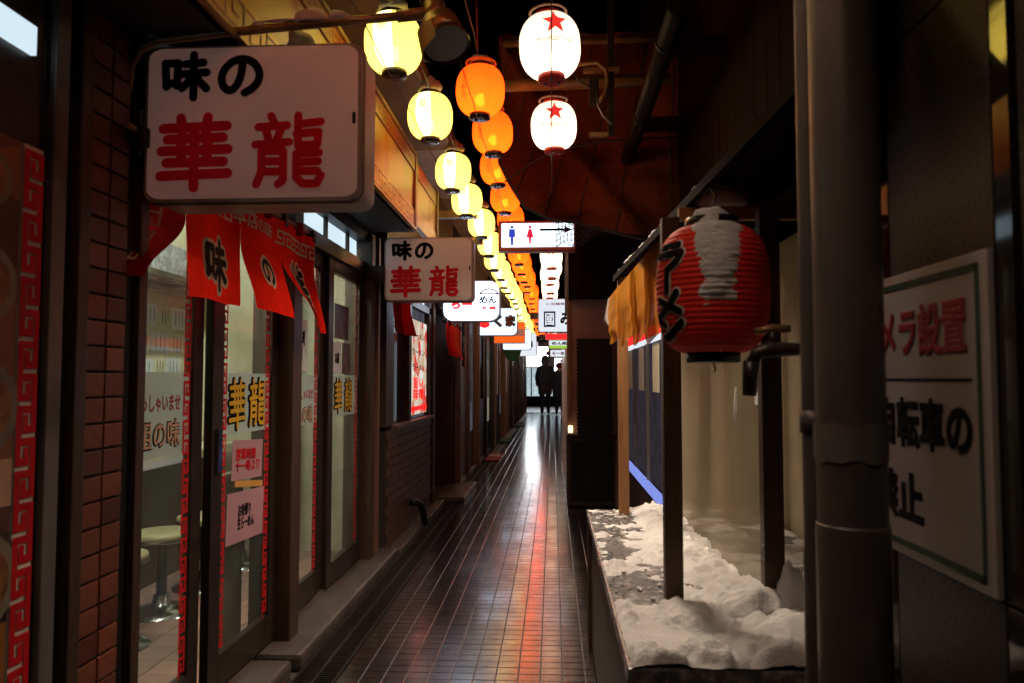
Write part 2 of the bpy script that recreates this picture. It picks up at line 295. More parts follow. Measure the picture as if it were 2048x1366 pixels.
# ------------------------------------------------------------------ mesh builder
ORG = {}
class MB:
    def __init__(s): s.bm = bmesh.new()
    def box(s, x0, x1, y0, y1, z0, z1, mi=0, bev=0.0, tilt=None):
        x0, x1 = min(x0, x1), max(x0, x1); y0, y1 = min(y0, y1), max(y0, y1); z0, z1 = min(z0, z1), max(z0, z1)
        v = [s.bm.verts.new((x, y, z)) for z in (z0, z1) for y in (y0, y1) for x in (x0, x1)]
        f = [s.bm.faces.new([v[i] for i in q]) for q in ((0, 2, 3, 1), (4, 5, 7, 6), (0, 1, 5, 4), (2, 6, 7, 3), (0, 4, 6, 2), (1, 3, 7, 5))]
        for a in f: a.material_index = mi
        if bev:
            ed = list({e for a in f for e in a.edges})
            g = bmesh.ops.bevel(s.bm, geom=ed, offset=bev, segments=2, profile=.6, affect='EDGES', clamp_overlap=True)
            for a in g['faces']: a.material_index = mi
        return s
    def obox(s, c, size, mat3, mi=0):
        hx, hy, hz = [a / 2 for a in size]; c = Vector(c)
        v = [s.bm.verts.new(c + mat3 @ Vector((x, y, z))) for z in (-hz, hz) for y in (-hy, hy) for x in (-hx, hx)]
        for q in ((0, 2, 3, 1), (4, 5, 7, 6), (0, 1, 5, 4), (2, 6, 7, 3), (0, 4, 6, 2), (1, 3, 7, 5)): s.bm.faces.new([v[i] for i in q]).material_index = mi
        return s
    def cyl(s, p0, p1, r0, r1=None, n=16, mi=0, cap=True):
        r1 = r0 if r1 is None else r1; p0 = Vector(p0); p1 = Vector(p1); d = (p1 - p0).normalized()
        a = d.orthogonal().normalized(); b = d.cross(a)
        A = [s.bm.verts.new(p0 + (a * math.cos(2 * math.pi * i / n) + b * math.sin(2 * math.pi * i / n)) * r0) for i in range(n)]
        B = [s.bm.verts.new(p1 + (a * math.cos(2 * math.pi * i / n) + b * math.sin(2 * math.pi * i / n)) * r1) for i in range(n)]
        for i in range(n):
            j = (i + 1) % n; f = s.bm.faces.new((A[i], A[j], B[j], B[i])); f.material_index = mi; f.smooth = True
        if cap:
            s.bm.faces.new(A[::-1]).material_index = mi; s.bm.faces.new(B).material_index = mi
        return s
    def tube(s, pts, r, n=8, mi=0):
        pts = [Vector(p) for p in pts]; rings = []; up = None
        for i, p in enumerate(pts):
            d = (pts[min(i + 1, len(pts) - 1)] - pts[max(i - 1, 0)]).normalized()
            a = d.orthogonal().normalized() if up is None else (up - d * up.dot(d)).normalized()
            up = a; b = d.cross(a); rr = r[i] if isinstance(r, (list, tuple)) else r
            rings.append([s.bm.verts.new(p + (a * math.cos(2 * math.pi * k / n) + b * math.sin(2 * math.pi * k / n)) * rr) for k in range(n)])
        for A, B in zip(rings, rings[1:]):
            for k in range(n):
                f = s.bm.faces.new((A[k], A[(k + 1) % n], B[(k + 1) % n], B[k])); f.material_index = mi; f.smooth = True
        s.bm.faces.new(rings[0][::-1]).material_index = mi; s.bm.faces.new(rings[-1]).material_index = mi
        return s
    def lathe(s, prof, n=24, c=(0, 0, 0), angles=None, mids=None, mi=0, smooth=True, closed=True):
        ang = angles or [2 * math.pi * i / n for i in range(n)]; n = len(ang); rings = []
        for r, z in prof: rings.append([s.bm.verts.new((c[0] + r * math.cos(a), c[1] + r * math.sin(a), c[2] + z)) for a in ang])
        for A, B in zip(rings, rings[1:]):
            for k in range(n):
                if not closed and k == n - 1: continue
                f = s.bm.faces.new((A[k], A[(k + 1) % n], B[(k + 1) % n], B[k])); f.material_index = mids[k] if mids else mi; f.smooth = smooth
        return s
    def poly(s, pts, mi=0):
        f = s.bm.faces.new([s.bm.verts.new(p) for p in pts]); f.material_index = mi; return s
    def prism(s, pts2, o, ax, ay, d, mi=0):
        """2-D outline pushed out along d"""
        o, ax, ay, d = Vector(o), Vector(ax), Vector(ay), Vector(d)
        A = [s.bm.verts.new(o + ax * x + ay * y) for x, y in pts2]; B = [s.bm.verts.new(o + ax * x + ay * y + d) for x, y in pts2]
        n = len(A); s.bm.faces.new(A[::-1]).material_index = mi; s.bm.faces.new(B).material_index = mi
        for i in range(n): s.bm.faces.new((A[i], A[(i + 1) % n], B[(i + 1) % n], B[i])).material_index = mi
        return s
    def strokes(s, segs, o, ax, ay, nz, w, h, th, mi=0, f=None, dz=.00004):
        """brush lettering: every stroke a flat run of discs and bars; f maps a local point to the surface"""
        o, ax, ay, nz = Vector(o), Vector(ax), Vector(ay), Vector(nz); z = 0.0
        def pt(x, y, zz): return f(x, y, zz) if f else o + ax * x + ay * y + nz * zz
        for st in segs:
            P = [Vector(((x - .5) * w, (y - .5) * h)) for x, y in st]
            t = th / 2
            for i, p in enumerate(P):
                z += dz
                s.poly([pt(p.x + t * math.cos(k * math.pi / 6), p.y + t * math.sin(k * math.pi / 6), z) for k in range(12)], mi)
                if i:
                    q = P[i - 1]; d = (p - q); L = d.length
                    if L < 1e-6: continue
                    nn = Vector((-d.y, d.x)) / L * t; z += dz; k = max(1, int(L / .03))
                    for j in range(k):
                        a = q + d * (j / k); b = q + d * ((j + 1) / k)
                        s.poly([pt(a.x - nn.x, a.y - nn.y, z), pt(b.x - nn.x, b.y - nn.y, z), pt(b.x + nn.x, b.y + nn.y, z), pt(a.x + nn.x, a.y + nn.y, z)], mi)
        return s
    def build(s, name, mats, parent=None, loc=None, recalc=True, local=False):
        org = ORG[parent.name] if parent is not None else Vector(loc or (0, 0, 0))
        if recalc: bmesh.ops.recalc_face_normals(s.bm, faces=s.bm.faces)
        me = bpy.data.meshes.new(name)
        bmesh.ops.translate(s.bm, verts=s.bm.verts, vec=Vector((0, 0, 0)) if local else -org); s.bm.to_mesh(me); s.bm.free()
        for m in (mats if isinstance(mats, (list, tuple)) else [mats]): me.materials.append(m)
        o = bpy.data.objects.new(name, me); COL.objects.link(o)
        if parent is not None: o.parent = parent
        else: o.location = org
        ORG[o.name] = org; return o
def tag(o, label, cat, group=None, kind=None):
    if label: o['label'] = label
    if cat: o['category'] = cat
    if group: o['group'] = group
    if kind: o['kind'] = kind
    return o
def thing(name, label, cat, loc=(0, 0, 0), group=None):
    o = bpy.data.objects.new(name, None); COL.objects.link(o); o.location = loc; o.empty_display_size = .1
    ORG[o.name] = Vector(loc); return tag(o, label, cat, group)
def struct(o): o['kind'] = 'structure'; return o
def bx(name, m, parent, *a, bev=0.0): return MB().box(*a, bev=bev).build(name, m, parent)
def inst(src, name, parent, loc, rot=None):
    o = src.copy(); o.name = name; COL.objects.link(o); o.parent = parent; o.location = Vector(loc) - ORG[parent.name]
    if rot: o.rotation_euler = rot
    return o
def text(name, s, m, parent, o, ax, ay, nz, w, h, bold=.02, fit=False, f=None, lift=.0012):
    """flat printed lettering w x h centred at o"""
    cu = bpy.data.curves.new('lettering', 'FONT'); cu.body = s; cu.bevel_depth = bold; cu.bevel_resolution = 0; cu.resolution_u = 3
    cu.fill_mode = 'BOTH'; cu.space_line = .95
    ob = bpy.data.objects.new('lettering_curve', cu); COL.objects.link(ob)
    dg = bpy.context.evaluated_depsgraph_get(); dg.update()
    me = bpy.data.meshes.new_from_object(ob.evaluated_get(dg)); bpy.data.objects.remove(ob); bpy.data.curves.remove(cu)
    xs = [v.co.x for v in me.vertices]; ys = [v.co.y for v in me.vertices]
    cx, cy_, sx, sy = (min(xs) + max(xs)) / 2, (min(ys) + max(ys)) / 2, max(xs) - min(xs), max(ys) - min(ys)
    kx, ky = w / sx, h / sy
    if fit: kx = ky = min(kx, ky)
    org = ORG[parent.name]; o, ax, ay, nz = Vector(o), Vector(ax), Vector(ay), Vector(nz)
    for v in me.vertices:
        x, y, z = (v.co.x - cx) * kx, (v.co.y - cy_) * ky, lift + v.co.z / max(bold, .001) * .0006
        v.co = (f(x, y, z) if f else o + ax * x + ay * y + nz * z) - org
    me.materials.clear(); me.materials.append(m)
    ob = bpy.data.objects.new(name, me); COL.objects.link(ob); ob.parent = parent; ORG[ob.name] = org
    return ob
KEY = [[(0, 0), (0, 1), (.82, 1), (.82, .28), (.36, .28), (.36, .66)], ]
def meander(mb, o, ax, ay, nz, n, unit, wid, th, mi=0, vertical=True, f=None):
    """row of square-key units; nz is thickness direction"""
    o, ax, ay, nz = Vector(o), Vector(ax), Vector(ay), Vector(nz)
    for i in range(n):
        for k, path in enumerate(KEY):
            for j, (a, b) in enumerate(zip(path, path[1:])):
                fl = (i % 2 == 1)
                def tr(p):
                    x, y = p
                    if fl: x = .82 - x
                    return (x / .82 * wid, (y * .86 + i) * unit) if vertical else ((y * .86 + i) * unit, x / .82 * wid)
                (xa, ya), (xb, yb) = tr(a), tr(b)
                x0, x1 = min(xa, xb) - th / 2, max(xa, xb) + th / 2; y0, y1 = min(ya, yb) - th / 2, max(ya, yb) + th / 2
                zz = .0003 * (j % 2) + .0006
                q = [(x0, y0), (x1, y0), (x1, y1), (x0, y1)]
                mb.poly([f(x, y, zz) if f else o + ax * x + ay * y + nz * zz for x, y in q], mi)
    return mb

AJI = [[(.08, .80), (.11, .28)], [(.08, .79), (.35, .80), (.33, .30)], [(.11, .35), (.33, .35)], [(.50, .77), (.88, .80)], [(.44, .55), (.95, .58)],
       [(.68, .97), (.68, .03)], [(.66, .54), (.57, .38), (.44, .24)], [(.70, .54), (.80, .38), (.95, .22)]]
NO = [[(.53, .80), (.51, .56), (.43, .32), (.29, .18), (.15, .25), (.09, .45), (.16, .67), (.34, .84), (.57, .89), (.79, .79), (.91, .57), (.88, .36), (.76, .21), (.60, .11)]]
def smooth(P, k=4):
    out = []
    for i in range(len(P) - 1):
        a, b, c, d = P[max(i - 1, 0)], P[i], P[i + 1], P[min(i + 2, len(P) - 1)]
        for j in range(k):
            t = j / k; out.append(tuple(.5 * (2 * b[q] + (c[q] - a[q]) * t + (2 * a[q] - 5 * b[q] + 4 * c[q] - d[q]) * t * t + (3 * b[q] - a[q] - 3 * c[q] + d[q]) * t ** 3) for q in (0, 1)))
    return out + [P[-1]]
NO = [smooth(NO[0])]
HANA = [[(.07, .83), (.94, .86)], [(.31, .97), (.34, .74)], [(.68, .98), (.66, .74)], [(.13, .68), (.89, .70)], [(.05, .52), (.96, .54)], [(.12, .36), (.90, .37)], [(.04, .18), (.96, .21)],
        [(.50, .80), (.50, .02)], [(.31, .70), (.33, .37)], [(.69, .71), (.67, .37)]]
RYU = [[(.24, .98), (.28, .89)], [(.06, .83), (.47, .85)], [(.17, .77), (.21, .66)], [(.38, .79), (.33, .66)], [(.02, .59), (.50, .62)],
       [(.11, .50), (.11, .22), (.04, .05)], [(.11, .50), (.42, .50), (.42, .10), (.35, .05)], [(.13, .36), (.40, .36)], [(.13, .22), (.40, .22)],
       [(.63, .98), (.63, .60)], [(.63, .86), (.95, .89)], [(.61, .73), (.92, .75), (.90, .58), (.63, .57)], [(.61, .46), (.61, .14), (.70, .05), (.90, .05), (.96, .16)],
       [(.63, .46), (.93, .47)], [(.66, .34), (.92, .35)], [(.66, .22), (.91, .22)]]
X3, Y3, Z3 = (1, 0, 0), (0, 1, 0), (0, 0, 1); NX, NY = (-1, 0, 0), (0, -1, 0)

# ================================================================== SETTING
struct(MB().box(-60, 60, -40, 80, -.12, -.02).build('ground', M['ground']))
fl = struct(MB().box(-.862, 1.4, -3, 27.2, -.019, -.003).build('alley_floor', M['grout'], loc=(0, 0, 0)))
TW, TL, G = .09, .067, .0035
def tile_mb(mb, cx, cy_, dz=0, rx=0, ry=0):
    a, b, c = TW / 2 - G / 2, TL / 2 - G / 2, .0012
    def z(x, y, h): return h + dz + rx * (x - cx) + ry * (y - cy_)
    low = [(cx - a, cy_ - b), (cx + a, cy_ - b), (cx + a, cy_ + b), (cx - a, cy_ + b)]
    top = [(cx - a + c, cy_ - b + c), (cx + a - c, cy_ - b + c), (cx + a - c, cy_ + b - c), (cx - a + c, cy_ + b - c)]
    L = [mb.bm.verts.new((x, y, -.006)) for x, y in low]; Mv = [mb.bm.verts.new((x, y, z(x, y, -.0003))) for x, y in low]; T = [mb.bm.verts.new((x, y, z(x, y, .0))) for x, y in top]
    for i in range(4):
        j = (i + 1) % 4; mb.bm.faces.new((L[i], L[j], Mv[j], Mv[i])); mb.bm.faces.new((Mv[i], Mv[j], T[j], T[i]))
    mb.bm.faces.new(T)
XS = [-.862 + .045 + TW * i for i in range(17)]
tile0 = None; far = MB(); nt = 0
for j in range(400):
    y = .4 + TL * j
    for i, x in enumerate(XS):
        if i < 12 and 2.86 < y < 4.53 and nt < 300:
            if tile0 is None:
                mb = MB(); tile_mb(mb, 0, 0); tile0 = mb.build('floor_tile', M['tile'], fl); t = tile0
            else:
                t = tile0.copy(); t.name = 'floor_tile'; COL.objects.link(t); t.parent = fl
            t.location = (x, y, random.uniform(-.0004, .0004)); t.rotation_euler = (random.gauss(0, .0028), random.gauss(0, .0028), 0); nt += 1
        else:
            tile_mb(far, x, y, random.uniform(-.0004, .0004), random.gauss(0, .0028), random.gauss(0, .0028))
o = far.build('floor_tile', M['tile'], fl); o['kind'] = 'stuff'
# concrete kerb steps along the shop doors and the gutter
k = MB(); k.box(-1.34, -1.045, 3.13, 5.12, -.02, .055, bev=.02); k.box(-1.34, -1.06, .2, 3.06, -.02, .06, bev=.02); k.box(-1.34, -1.045, 5.2, 27, -.02, .03, bev=.01)
struct(k.build('kerb', M['concrete']))
g = thing('gutter_grating', 'dark slatted gutter grating along the left shop fronts', 'drain', (-.95, 3, 0))
MB().box(-1.045, -.862, -1, 27, -.12, -.05).build('gutter_trough', M['black'], g)
for x in (-1.035, -.955, -.872): bx('rail', M['grate'], g, x - .006, x + .006, -1, 14, -.04, .001)
sl0 = None; rest = MB()
for j in range(420):
    y = 2.7 + j * .022
    if j < 150:
        if sl0 is None: sl0 = MB().box(-.08, .08, -.004, .004, -.03, -.002).build('slat', M['grate'], g, local=True); s = sl0
        else: s = sl0.copy(); s.name = 'slat'; COL.objects.link(s); s.parent = g
        s.location = (-.0015, y - 3, 0)
    else: rest.box(-1.03, -.877, y - .004, y + .004, -.03, -.002)
rest.build('slat', M['grate'], g)['kind'] = 'stuff'

# ================================================================== LEFT: the ramen shop (runs y 0..5)
XW = -1.26
shop = thing('ramen_shop', 'brown ramen shop front with glass sliding doors behind the red curtain', 'shop', (-1.26, 3, 0))
w = MB(); w.box(-2.62, -2.5, 1.2, 5.1, 0, 2.6); w.box(-2.5, -1.3, 1.76, 1.84, 0, 2.6); w.box(-2.5, -1.3, 5.0, 5.08, 0, 2.6); w.box(-2.5, -1.3, 1.84, 5.0, 2.45, 2.55)
w.build('wall', M['cream'], shop)
bx('upper_wall', M['black'], shop, -1.34, -1.22, 1.0, 5.0, 2.14, 3.0)
# shop floor tiles
shf = bx('shop_floor', M['grout'], shop, -2.5, -1.3, 1.84, 5.0, .0, .045)
st0 = None
for i in range(8):
    for j in range(21):
        c = (-2.42 + i * .15, 1.92 + j * .15, .05)
        if st0 is None: st0 = MB().box(-.073, .073, -.073, .073, -.006, .004, bev=.002).build('floor_tile', M['shopfloor'], shf, local=True); st0.location = Vector(c) - ORG[shf.name]
        else: inst(st0, 'floor_tile', shf, c)
for y in (2.3, 3.6): 
    MB().cyl((-1.75, y, 2.40), (-1.75, y + .9, 2.40), .018).build('fluorescent_tube', M['fluo'], shop)
# tiled pillar, two tiles wide
pil = bx('tile_pillar', M['mortar'], shop, -1.34, -1.158, 1.785, 1.97, 0, 2.14)
b0 = None
for r in range(32):
    for c in range(2):
        p = (-1.156, 1.788 + .0415 + c * .088, .04 + .032 + r * .0655)
        if b0 is None: b0 = MB().box(-.008, .006, -.0405, .0405, -.0295, .0295, bev=.003).build('wall_tile', M['brick'], pil, local=True); b0.location = Vector(p) - ORG[pil.name]
        else: inst(b0, 'wall_tile', pil, p, (random.gauss(0, .006), random.gauss(0, .012), random.gauss(0, .012)))
for y0, y1, m, x in ((1.722, 1.735, 'black', -1.16), (1.737, 1.783, 'wood', -1.14), (1.972, 2.02, 'black', -1.165), (2.02, 2.062, 'wood', -1.147)): bx('corner_trim', M[m], shop, -1.34, x, y0, y1, 0, 2.14, bev=.004)
for y0, y1, m, x in ((1.652, 1.702, 'alum', -1.15), (1.702, 1.72, 'black', -1.2), (1.634, 1.650, 'black', -1.165)): bx('door_jamb', M[m], shop, -1.34, x, y0, y1, 0, 2.14, bev=.003)
# header, transoms
bx('door_header', M['frame'], shop, -1.32, -1.2, 2.06, 4.76, 1.875, 1.955, bev=.004)
bx('door_header', M['black'], shop, -1.32, -1.19, 2.06, 4.76, 2.085, 2.14)
for y0, y1 in ((2.1, 2.85), (2.89, 3.28), (3.42, 4.02), (4.06, 4.46), (4.50, 4.72)): bx('transom_window', M['transom'], shop, -1.29, -1.255, y0, y1, 1.96, 2.082)
for y0, y1 in ((2.06, 2.1), (2.85, 2.89), (4.02, 4.06), (4.46, 4.5)): bx('transom_bar', M['frame'], shop, -1.30, -1.24, y0, y1, 1.955, 2.085)
bx('corner_post', M['wood'], shop, -1.34, -1.152, 3.282, 3.402, .0, 2.14, bev=.006)
bx('corner_post', M['wood'], shop, -1.34, -1.16, 4.76, 4.86, .0, 2.14, bev=.006)
bx('corner_post', M['pinkwood'], shop, -1.34, -1.145, 4.885, 4.935, .0, 2.14, bev=.004)
# sliding doors: frame mesh is the part, glass, film and lettering are sub-parts
def door(y0, y1, x, stile, frosted=None, strips=()):
    m = MB(); t = .016
    m.box(x - t, x + t, y0, y0 + stile[0], .07, 1.875, bev=.003); m.box(x - t, x + t, y1 - stile[1], y1, .07, 1.875, bev=.003)
    a, b = y0 + stile[0], y1 - stile[1]
    m.box(x - t, x + t, a, b, .07, .19); m.box(x - t, x + t, a, b, 1.80, 1.875)
    d = m.build('sliding_door', M['frame'], shop)
    bx('glass_pane', M['glass'], d, x - .003, x + .003, a, b, .19, 1.80)
    if frosted: bx('frosted_band', M['frost'], d, x + .0035, x + .0045, a, b, frosted[0], frosted[1])
    for y in strips:
        mm = MB(); meander(mm, (x + .0075, y, .2), Y3, Z3, X3, 24, .0665, .034, .0105); mm.build('meander_strip', M['redink'], d)
    return d
dA = door(1.98, 2.62, -1.262, (.05, .075), (.948, 1.222), (2.500,))
dB = door(2.64, 3.282, -1.235, (.09, .075), (.985, 1.222), (2.735, 3.16))
dC = door(3.42, 4.06, -1.262, (.05, .10), (.97, 1.222), (3.905,))
dD = door(4.03, 4.76, -1.235, (.09, .08), (.985, 1.222), (4.62,))
text('greeting_lettering', 'いらっしゃいませ', M['pinkink'], dA, (-1.2565, 2.315, 1.122), Y3, Z3, X3, .325, .056, .03)
text('outline_lettering', '元祖の味', M['ink'], dA, (-1.2565, 2.30, 1.022), Y3, Z3, X3, .362, .10, .055)
text('brush_lettering', '元祖の味', M['peachink'], dA, (-1.2545, 2.30, 1.022), Y3, Z3, X3, .350, .089, .02)
text('greeting_lettering', 'いらっしゃいませ', M['pinkink'], dC, (-1.2565, 3.73, 1.122), Y3, Z3, X3, .30, .056, .03)
text('outline_lettering', '元祖の味', M['ink'], dC, (-1.2565, 3.71, 1.022), Y3, Z3, X3, .342, .10, .055)
text('brush_lettering', '元祖の味', M['peachink'], dC, (-1.2545, 3.71, 1.022), Y3, Z3, X3, .33, .089, .02)
for d, ya, yb in ((dB, 2.868, 3.062), (dD, 4.25, 4.46)):
    for ch, y in ((HANA, ya), (RYU, yb)):
        mm = MB(); mm.strokes(ch, (-1.2295, y, 1.103), Y3, Z3, X3, .155, .19, .034); mm.build('outline_lettering', M['ink'], d, recalc=False)
        mm = MB(); mm.strokes(ch, (-1.2245, y, 1.103), Y3, Z3, X3, .155, .19, .0165); mm.build('lettering', M['yellowink'], d, recalc=False)
h = MB(); h.box(-1.219, -1.205, 2.665, 2.70, .86, 1.02, bev=.004); h.build('door_handle', M['chrome'], dB)
# notices taped on the glass
def notice(lbl, m, x, y0, y1, z0, z1, txt=None, tm='redink', cat='notice', tw=.8, th=.35, rot=0):
    o = thing('paper_notice', lbl, cat, (x, (y0 + y1) / 2, (z0 + z1) / 2)); bx('sheet', M[m], o, x, x + .0012, y0, y1, z0, z1)
    if txt: text('lettering', txt, M[tm], o, (x + .0015, (y0 + y1) / 2, (z0 + z1) / 2), Y3, Z3, X3, (y1 - y0) * tw, (z1 - z0) * th, .03)
    o.rotation_euler = (rot, 0, 0); return o
notice('pink notice with red lettering on the glass below the yellow characters', 'paperp', -1.228, 2.83, 3.13, .80, .955, '営業時間\n十一時より', 'redink', th=.6, rot=-.06)
notice('orange paper strip taped between two pink notices on the glass door', 'papero', -1.2275, 2.86, 3.14, .765, .79, rot=-.12)
notice('faded pink poster low on the glass door above the kick board', 'paperp', -1.228, 2.79, 3.15, .56, .755, 'お持帰り\n生らーめん', 'ink', tw=.45, th=.5, rot=-.05)
notice('dark photo print taped high on the farther glass door', 'photo', -1.228, 4.16, 4.45, 1.43, 1.63)
notice('white menu slip below the photo on the farther glass door', 'paperw', -1.228, 4.13, 4.30, 1.23, 1.41, 'お品書', 'ink', tw=.5)
notice('brown picture card beside the white slip on the farther door', 'photo', -1.2275, 4.32, 4.5, 1.23, 1.41)
notice('white vertical paper on the glass beside the corner post', 'paperw', -1.255, 3.62, 3.78, 1.24, 1.5, '味噌\n塩', 'ink', tw=.4, th=.6)
# poster window at the left edge of the frame
pw = bx('poster_window', M['frame'], shop, -1.34, -1.17, .9, 1.633, 0, 2.14)
bx('menu_poster', M['poster'], pw, -1.169, -1.162, .95, 1.562, .55, 1.72)
for z, r in ((1.62, .085), (1.40, .11), (1.14, .13), (.78, .14)):
    m = MB(); n = 20
    m.prism([(r * math.cos(2 * math.pi * i / n), r * .8 * math.sin(2 * math.pi * i / n)) for i in range(n)], (-1.161, 1.45, z), Y3, Z3, (.002, 0, 0)); m.build('printed_bowl', M['bowlrim'], pw)
    m = MB(); m.prism([(r * .8 * math.cos(2 * math.pi * i / n), r * .62 * math.sin(2 * math.pi * i / n)) for i in range(n)], (-1.1585, 1.45, z), Y3, Z3, (.001, 0, 0)); m.build('printed_noodles', M['noodle'], pw)
bx('price_card', M['peachink'], pw, -1.1615, -1.158, 1.36, 1.56, .93, 1.03)
mm = MB(); mm.box(-1.1705, -1.1612, 1.570, 1.632, .2, 1.72); mm.build('strip_backing', M['whiteink'], pw)
mm = MB(); meander(mm, (-1.1595, 1.578, .22), Y3, Z3, X3, 21, .071, .046, .017); mm.build('meander_strip', M['redink'], pw)
bx('transom_window', M['transom'], pw, -1.168, -1.155, .95, 1.59, 1.925, 1.99)
# black soffit and gold fascia above the doors
bx('soffit', M['soffit'], shop, -1.34, -.885, .4, 4.75, 2.145, 2.19)
fa = bx('fascia', M['fascia'], shop, -.905, -.872, .4, 4.64, 2.145, 2.62)
bx('fascia_band', M['goldline'], fa, -.8715, -.864, .4, 4.64, 2.145, 2.262)
bx('fascia_band', M['red_lac'], fa, -.8715, -.864, .4, 4.64, 2.512, 2.605)
bx('fascia_rail', M['beamwood'], fa, -.8715, -.852, .4, 4.64, 2.605, 2.625)
bx('fascia_rail', M['goldline'], fa, -.8715, -.856, .4, 4.64, 2.14, 2.152)
mm = MB(); meander(mm, (-.8635, .45, 2.163), Z3, Y3, X3, 34, .122, .082, .0095); mm.build('key_pattern', M['brownline'], fa)
mm = MB(); meander(mm, (-.8635, .45, 2.525), Z3, Y3, X3, 52, .08, .062, .007); mm.build('key_pattern', M['goldline'], fa)
bx('fascia_end_post', M['red_lac'], fa, -.91, -.858, 4.64, 4.70, 2.14, 2.63)
# second fascia piece
f2 = bx('fascia', M['fascia'], shop, -.905, -.876, 4.70, 5.55, 2.19, 2.60)
bx('fascia_band', M['goldline'], f2, -.8755, -.869, 4.70, 5.55, 2.19, 2.29); bx('fascia_band', M['red_lac'], f2, -.8755, -.869, 4.70, 5.55, 2.50, 2.60)
bx('fascia_end_post', M['beamwood'], f2, -.91, -.86, 5.55, 5.60, 2.15, 2.62)

# upper storey soffit over the left shops
up = thing('roof_eave', 'brown panelled eave high above the gold fascia on the left', 'eave', (-1, 4, 3))
y = 1.2
for i, L in enumerate((1.5, 1.5, 1.6, 1.6, 2.0, 2.5, 2.5, 3, 3, 3, 3)):
    bx('ceiling_panel', M['lavender'] if i == 3 else M['ceilpan'], up, -1.5, -.775, y, y + L - .012, 3.0 + .004 * (i % 2), 3.04); y += L
bx('eave_board', M['beamwood'], up, -.79, -.772, 1.2, 26, 2.985, 3.12)
bx('roof_slab', M['black'], up, -3, -.795, 1.2, 26, 3.05, 3.2)
for yy, z0, z1 in ((6.05, 2.52, 2.58), (6.6, 2.40, 2.46)):
    t = tag(bx('steel_beam', M['beamwood'], None, -1.3, -.62, yy, yy + .06, z0, z1), 'yellow lit beam jutting from the left wall %s the near lantern string' % ('above the second sign beside' if yy < 6.2 else 'just under another beam beside'), 'beam')
# ---- counter, stools and papers inside
ct = thing('counter', 'long cream topped counter inside the ramen shop', 'counter', (-2.3, 3.4, 0))
bx('counter_top', M['counter'], ct, -2.5, -2.12, 1.9, 4.95, .72, .78, bev=.008); bx('counter_front', M['wood'], ct, -2.5, -2.24, 1.9, 4.95, .05, .735)
bx('upper_shelf', M['olive'], ct, -2.5, -2.38, 1.9, 4.95, 1.74, 1.77)
hd = thing('range_hood', 'grey range hood along the top of the shop wall', 'hood', (-2.4, 3.5, 1.8)); bx('hood_body', M['tabletop'], hd, -2.5, -2.2, 2.9, 4.95, 1.79, 1.98, bev=.01); bx('hood_lip', M['chrome'], hd, -2.2, -2.19, 2.9, 4.95, 1.78, 1.81)
for yy_, cm, lb in ((3.75, 'papero', 'orange capped condiment bottle on the counter near the first stool'), (4.25, 'redink', 'red capped condiment bottle at the middle of the counter'), (4.68, 'black', 'black capped soy bottle at the far end of the counter')):
    t_ = thing('condiment_bottle', lb, 'bottle', (-2.36, yy_, .78), 'bottles on the counter'); MB().lathe([(.0, .0), (.03, .0), (.032, .09), (.014, .12), (.014, .14), (.0, .14)], 16, (-2.36, yy_, .78)).build('bottle_body', M['olive'], t_); MB().cyl((-2.36, yy_, .915), (-2.36, yy_, .945), .017, n=12).build('cap', M[cm], t_)
def stool(x, y, lbl):
    t = thing('bar_stool', lbl, 'stool', (x, y, .05), 'stools at the counter')
    MB().lathe([(.0, .40), (.13, .40), (.148, .393), (.15, .375), (.14, .36), (.0, .355)], 28, (x, y, .05)).build('seat', M['cushion'], t)
    MB().lathe([(.151, .372), (.154, .366), (.151, .358), (.14, .357)], 28, (x, y, .05)).build('seat_rim', M['chrome'], t)
    MB().cyl((x, y, .055), (x, y, .41), .025, n=14).build('stem', M['steel_dark'], t)
    MB().lathe([(.17, .0), (.165, .012), (.09, .03), (.045, .045), (.035, .09), (.0, .09)], 28, (x, y, .05)).build('base', M['chrome'], t)
stool(-1.90, 3.17, 'round cream stool nearest the tiled pillar inside the shop'); stool(-1.93, 3.66, 'round cream stool seen through the middle of the first pane'); stool(-1.93, 4.12, 'round cream stool half behind the red meander strip'); stool(-1.93, 4.6, 'round cream stool inside the second door behind pink posters')
gp = 'menu papers pasted on the shop wall'
pid = 0; pn = 0; pr_ = -1
ORD = ['nearest', 'second', 'third', 'fourth', 'fifth', 'sixth', 'seventh', 'eighth', 'ninth', 'tenth', 'eleventh', 'twelfth', 'thirteenth', 'fourteenth', 'fifteenth', 'sixteenth', 'seventeenth', 'eighteenth', 'nineteenth', 'twentieth', 'twenty-first', 'twenty-second', 'twenty-third', 'twenty-fourth', 'twenty-fifth', 'twenty-sixth', 'twenty-seventh', 'twenty-eighth']
for r, z in enumerate((1.26, 1.43, 1.60)):
    yy = 3.3
    while yy < 4.9:
        wd = random.choice((.14, .18, .22)); hh = random.uniform(.13, .16); mm = random.choice(('paperw', 'papery', 'papery', 'paperw'))
        pn = pn + 1 if r == pr_ else 0; pr_ = r
        t = thing('menu_paper', '%s menu paper, %s from the left in the %s row on the shop wall' % ('white' if mm == 'paperw' else 'cream', ORD[pn].replace('nearest', 'first'), ('lower', 'middle', 'upper')[r]), 'paper', (-2.5, yy, z), gp)
        bx('sheet', M[mm], t, -2.4995, -2.497 + .0008 * (pid % 3), yy, yy + wd, z - hh / 2, z + hh / 2)
        l = MB()
        for q in range(3):
            lx = yy + wd * (.75 - .25 * q); l.box(-2.4945, -2.4942, lx - .0032, lx + .0032, z - hh * random.uniform(.2, .4), z + hh * .36)
        l.build('writing', M['ink'], t); pid += 1; yy += wd + random.uniform(.004, .02)
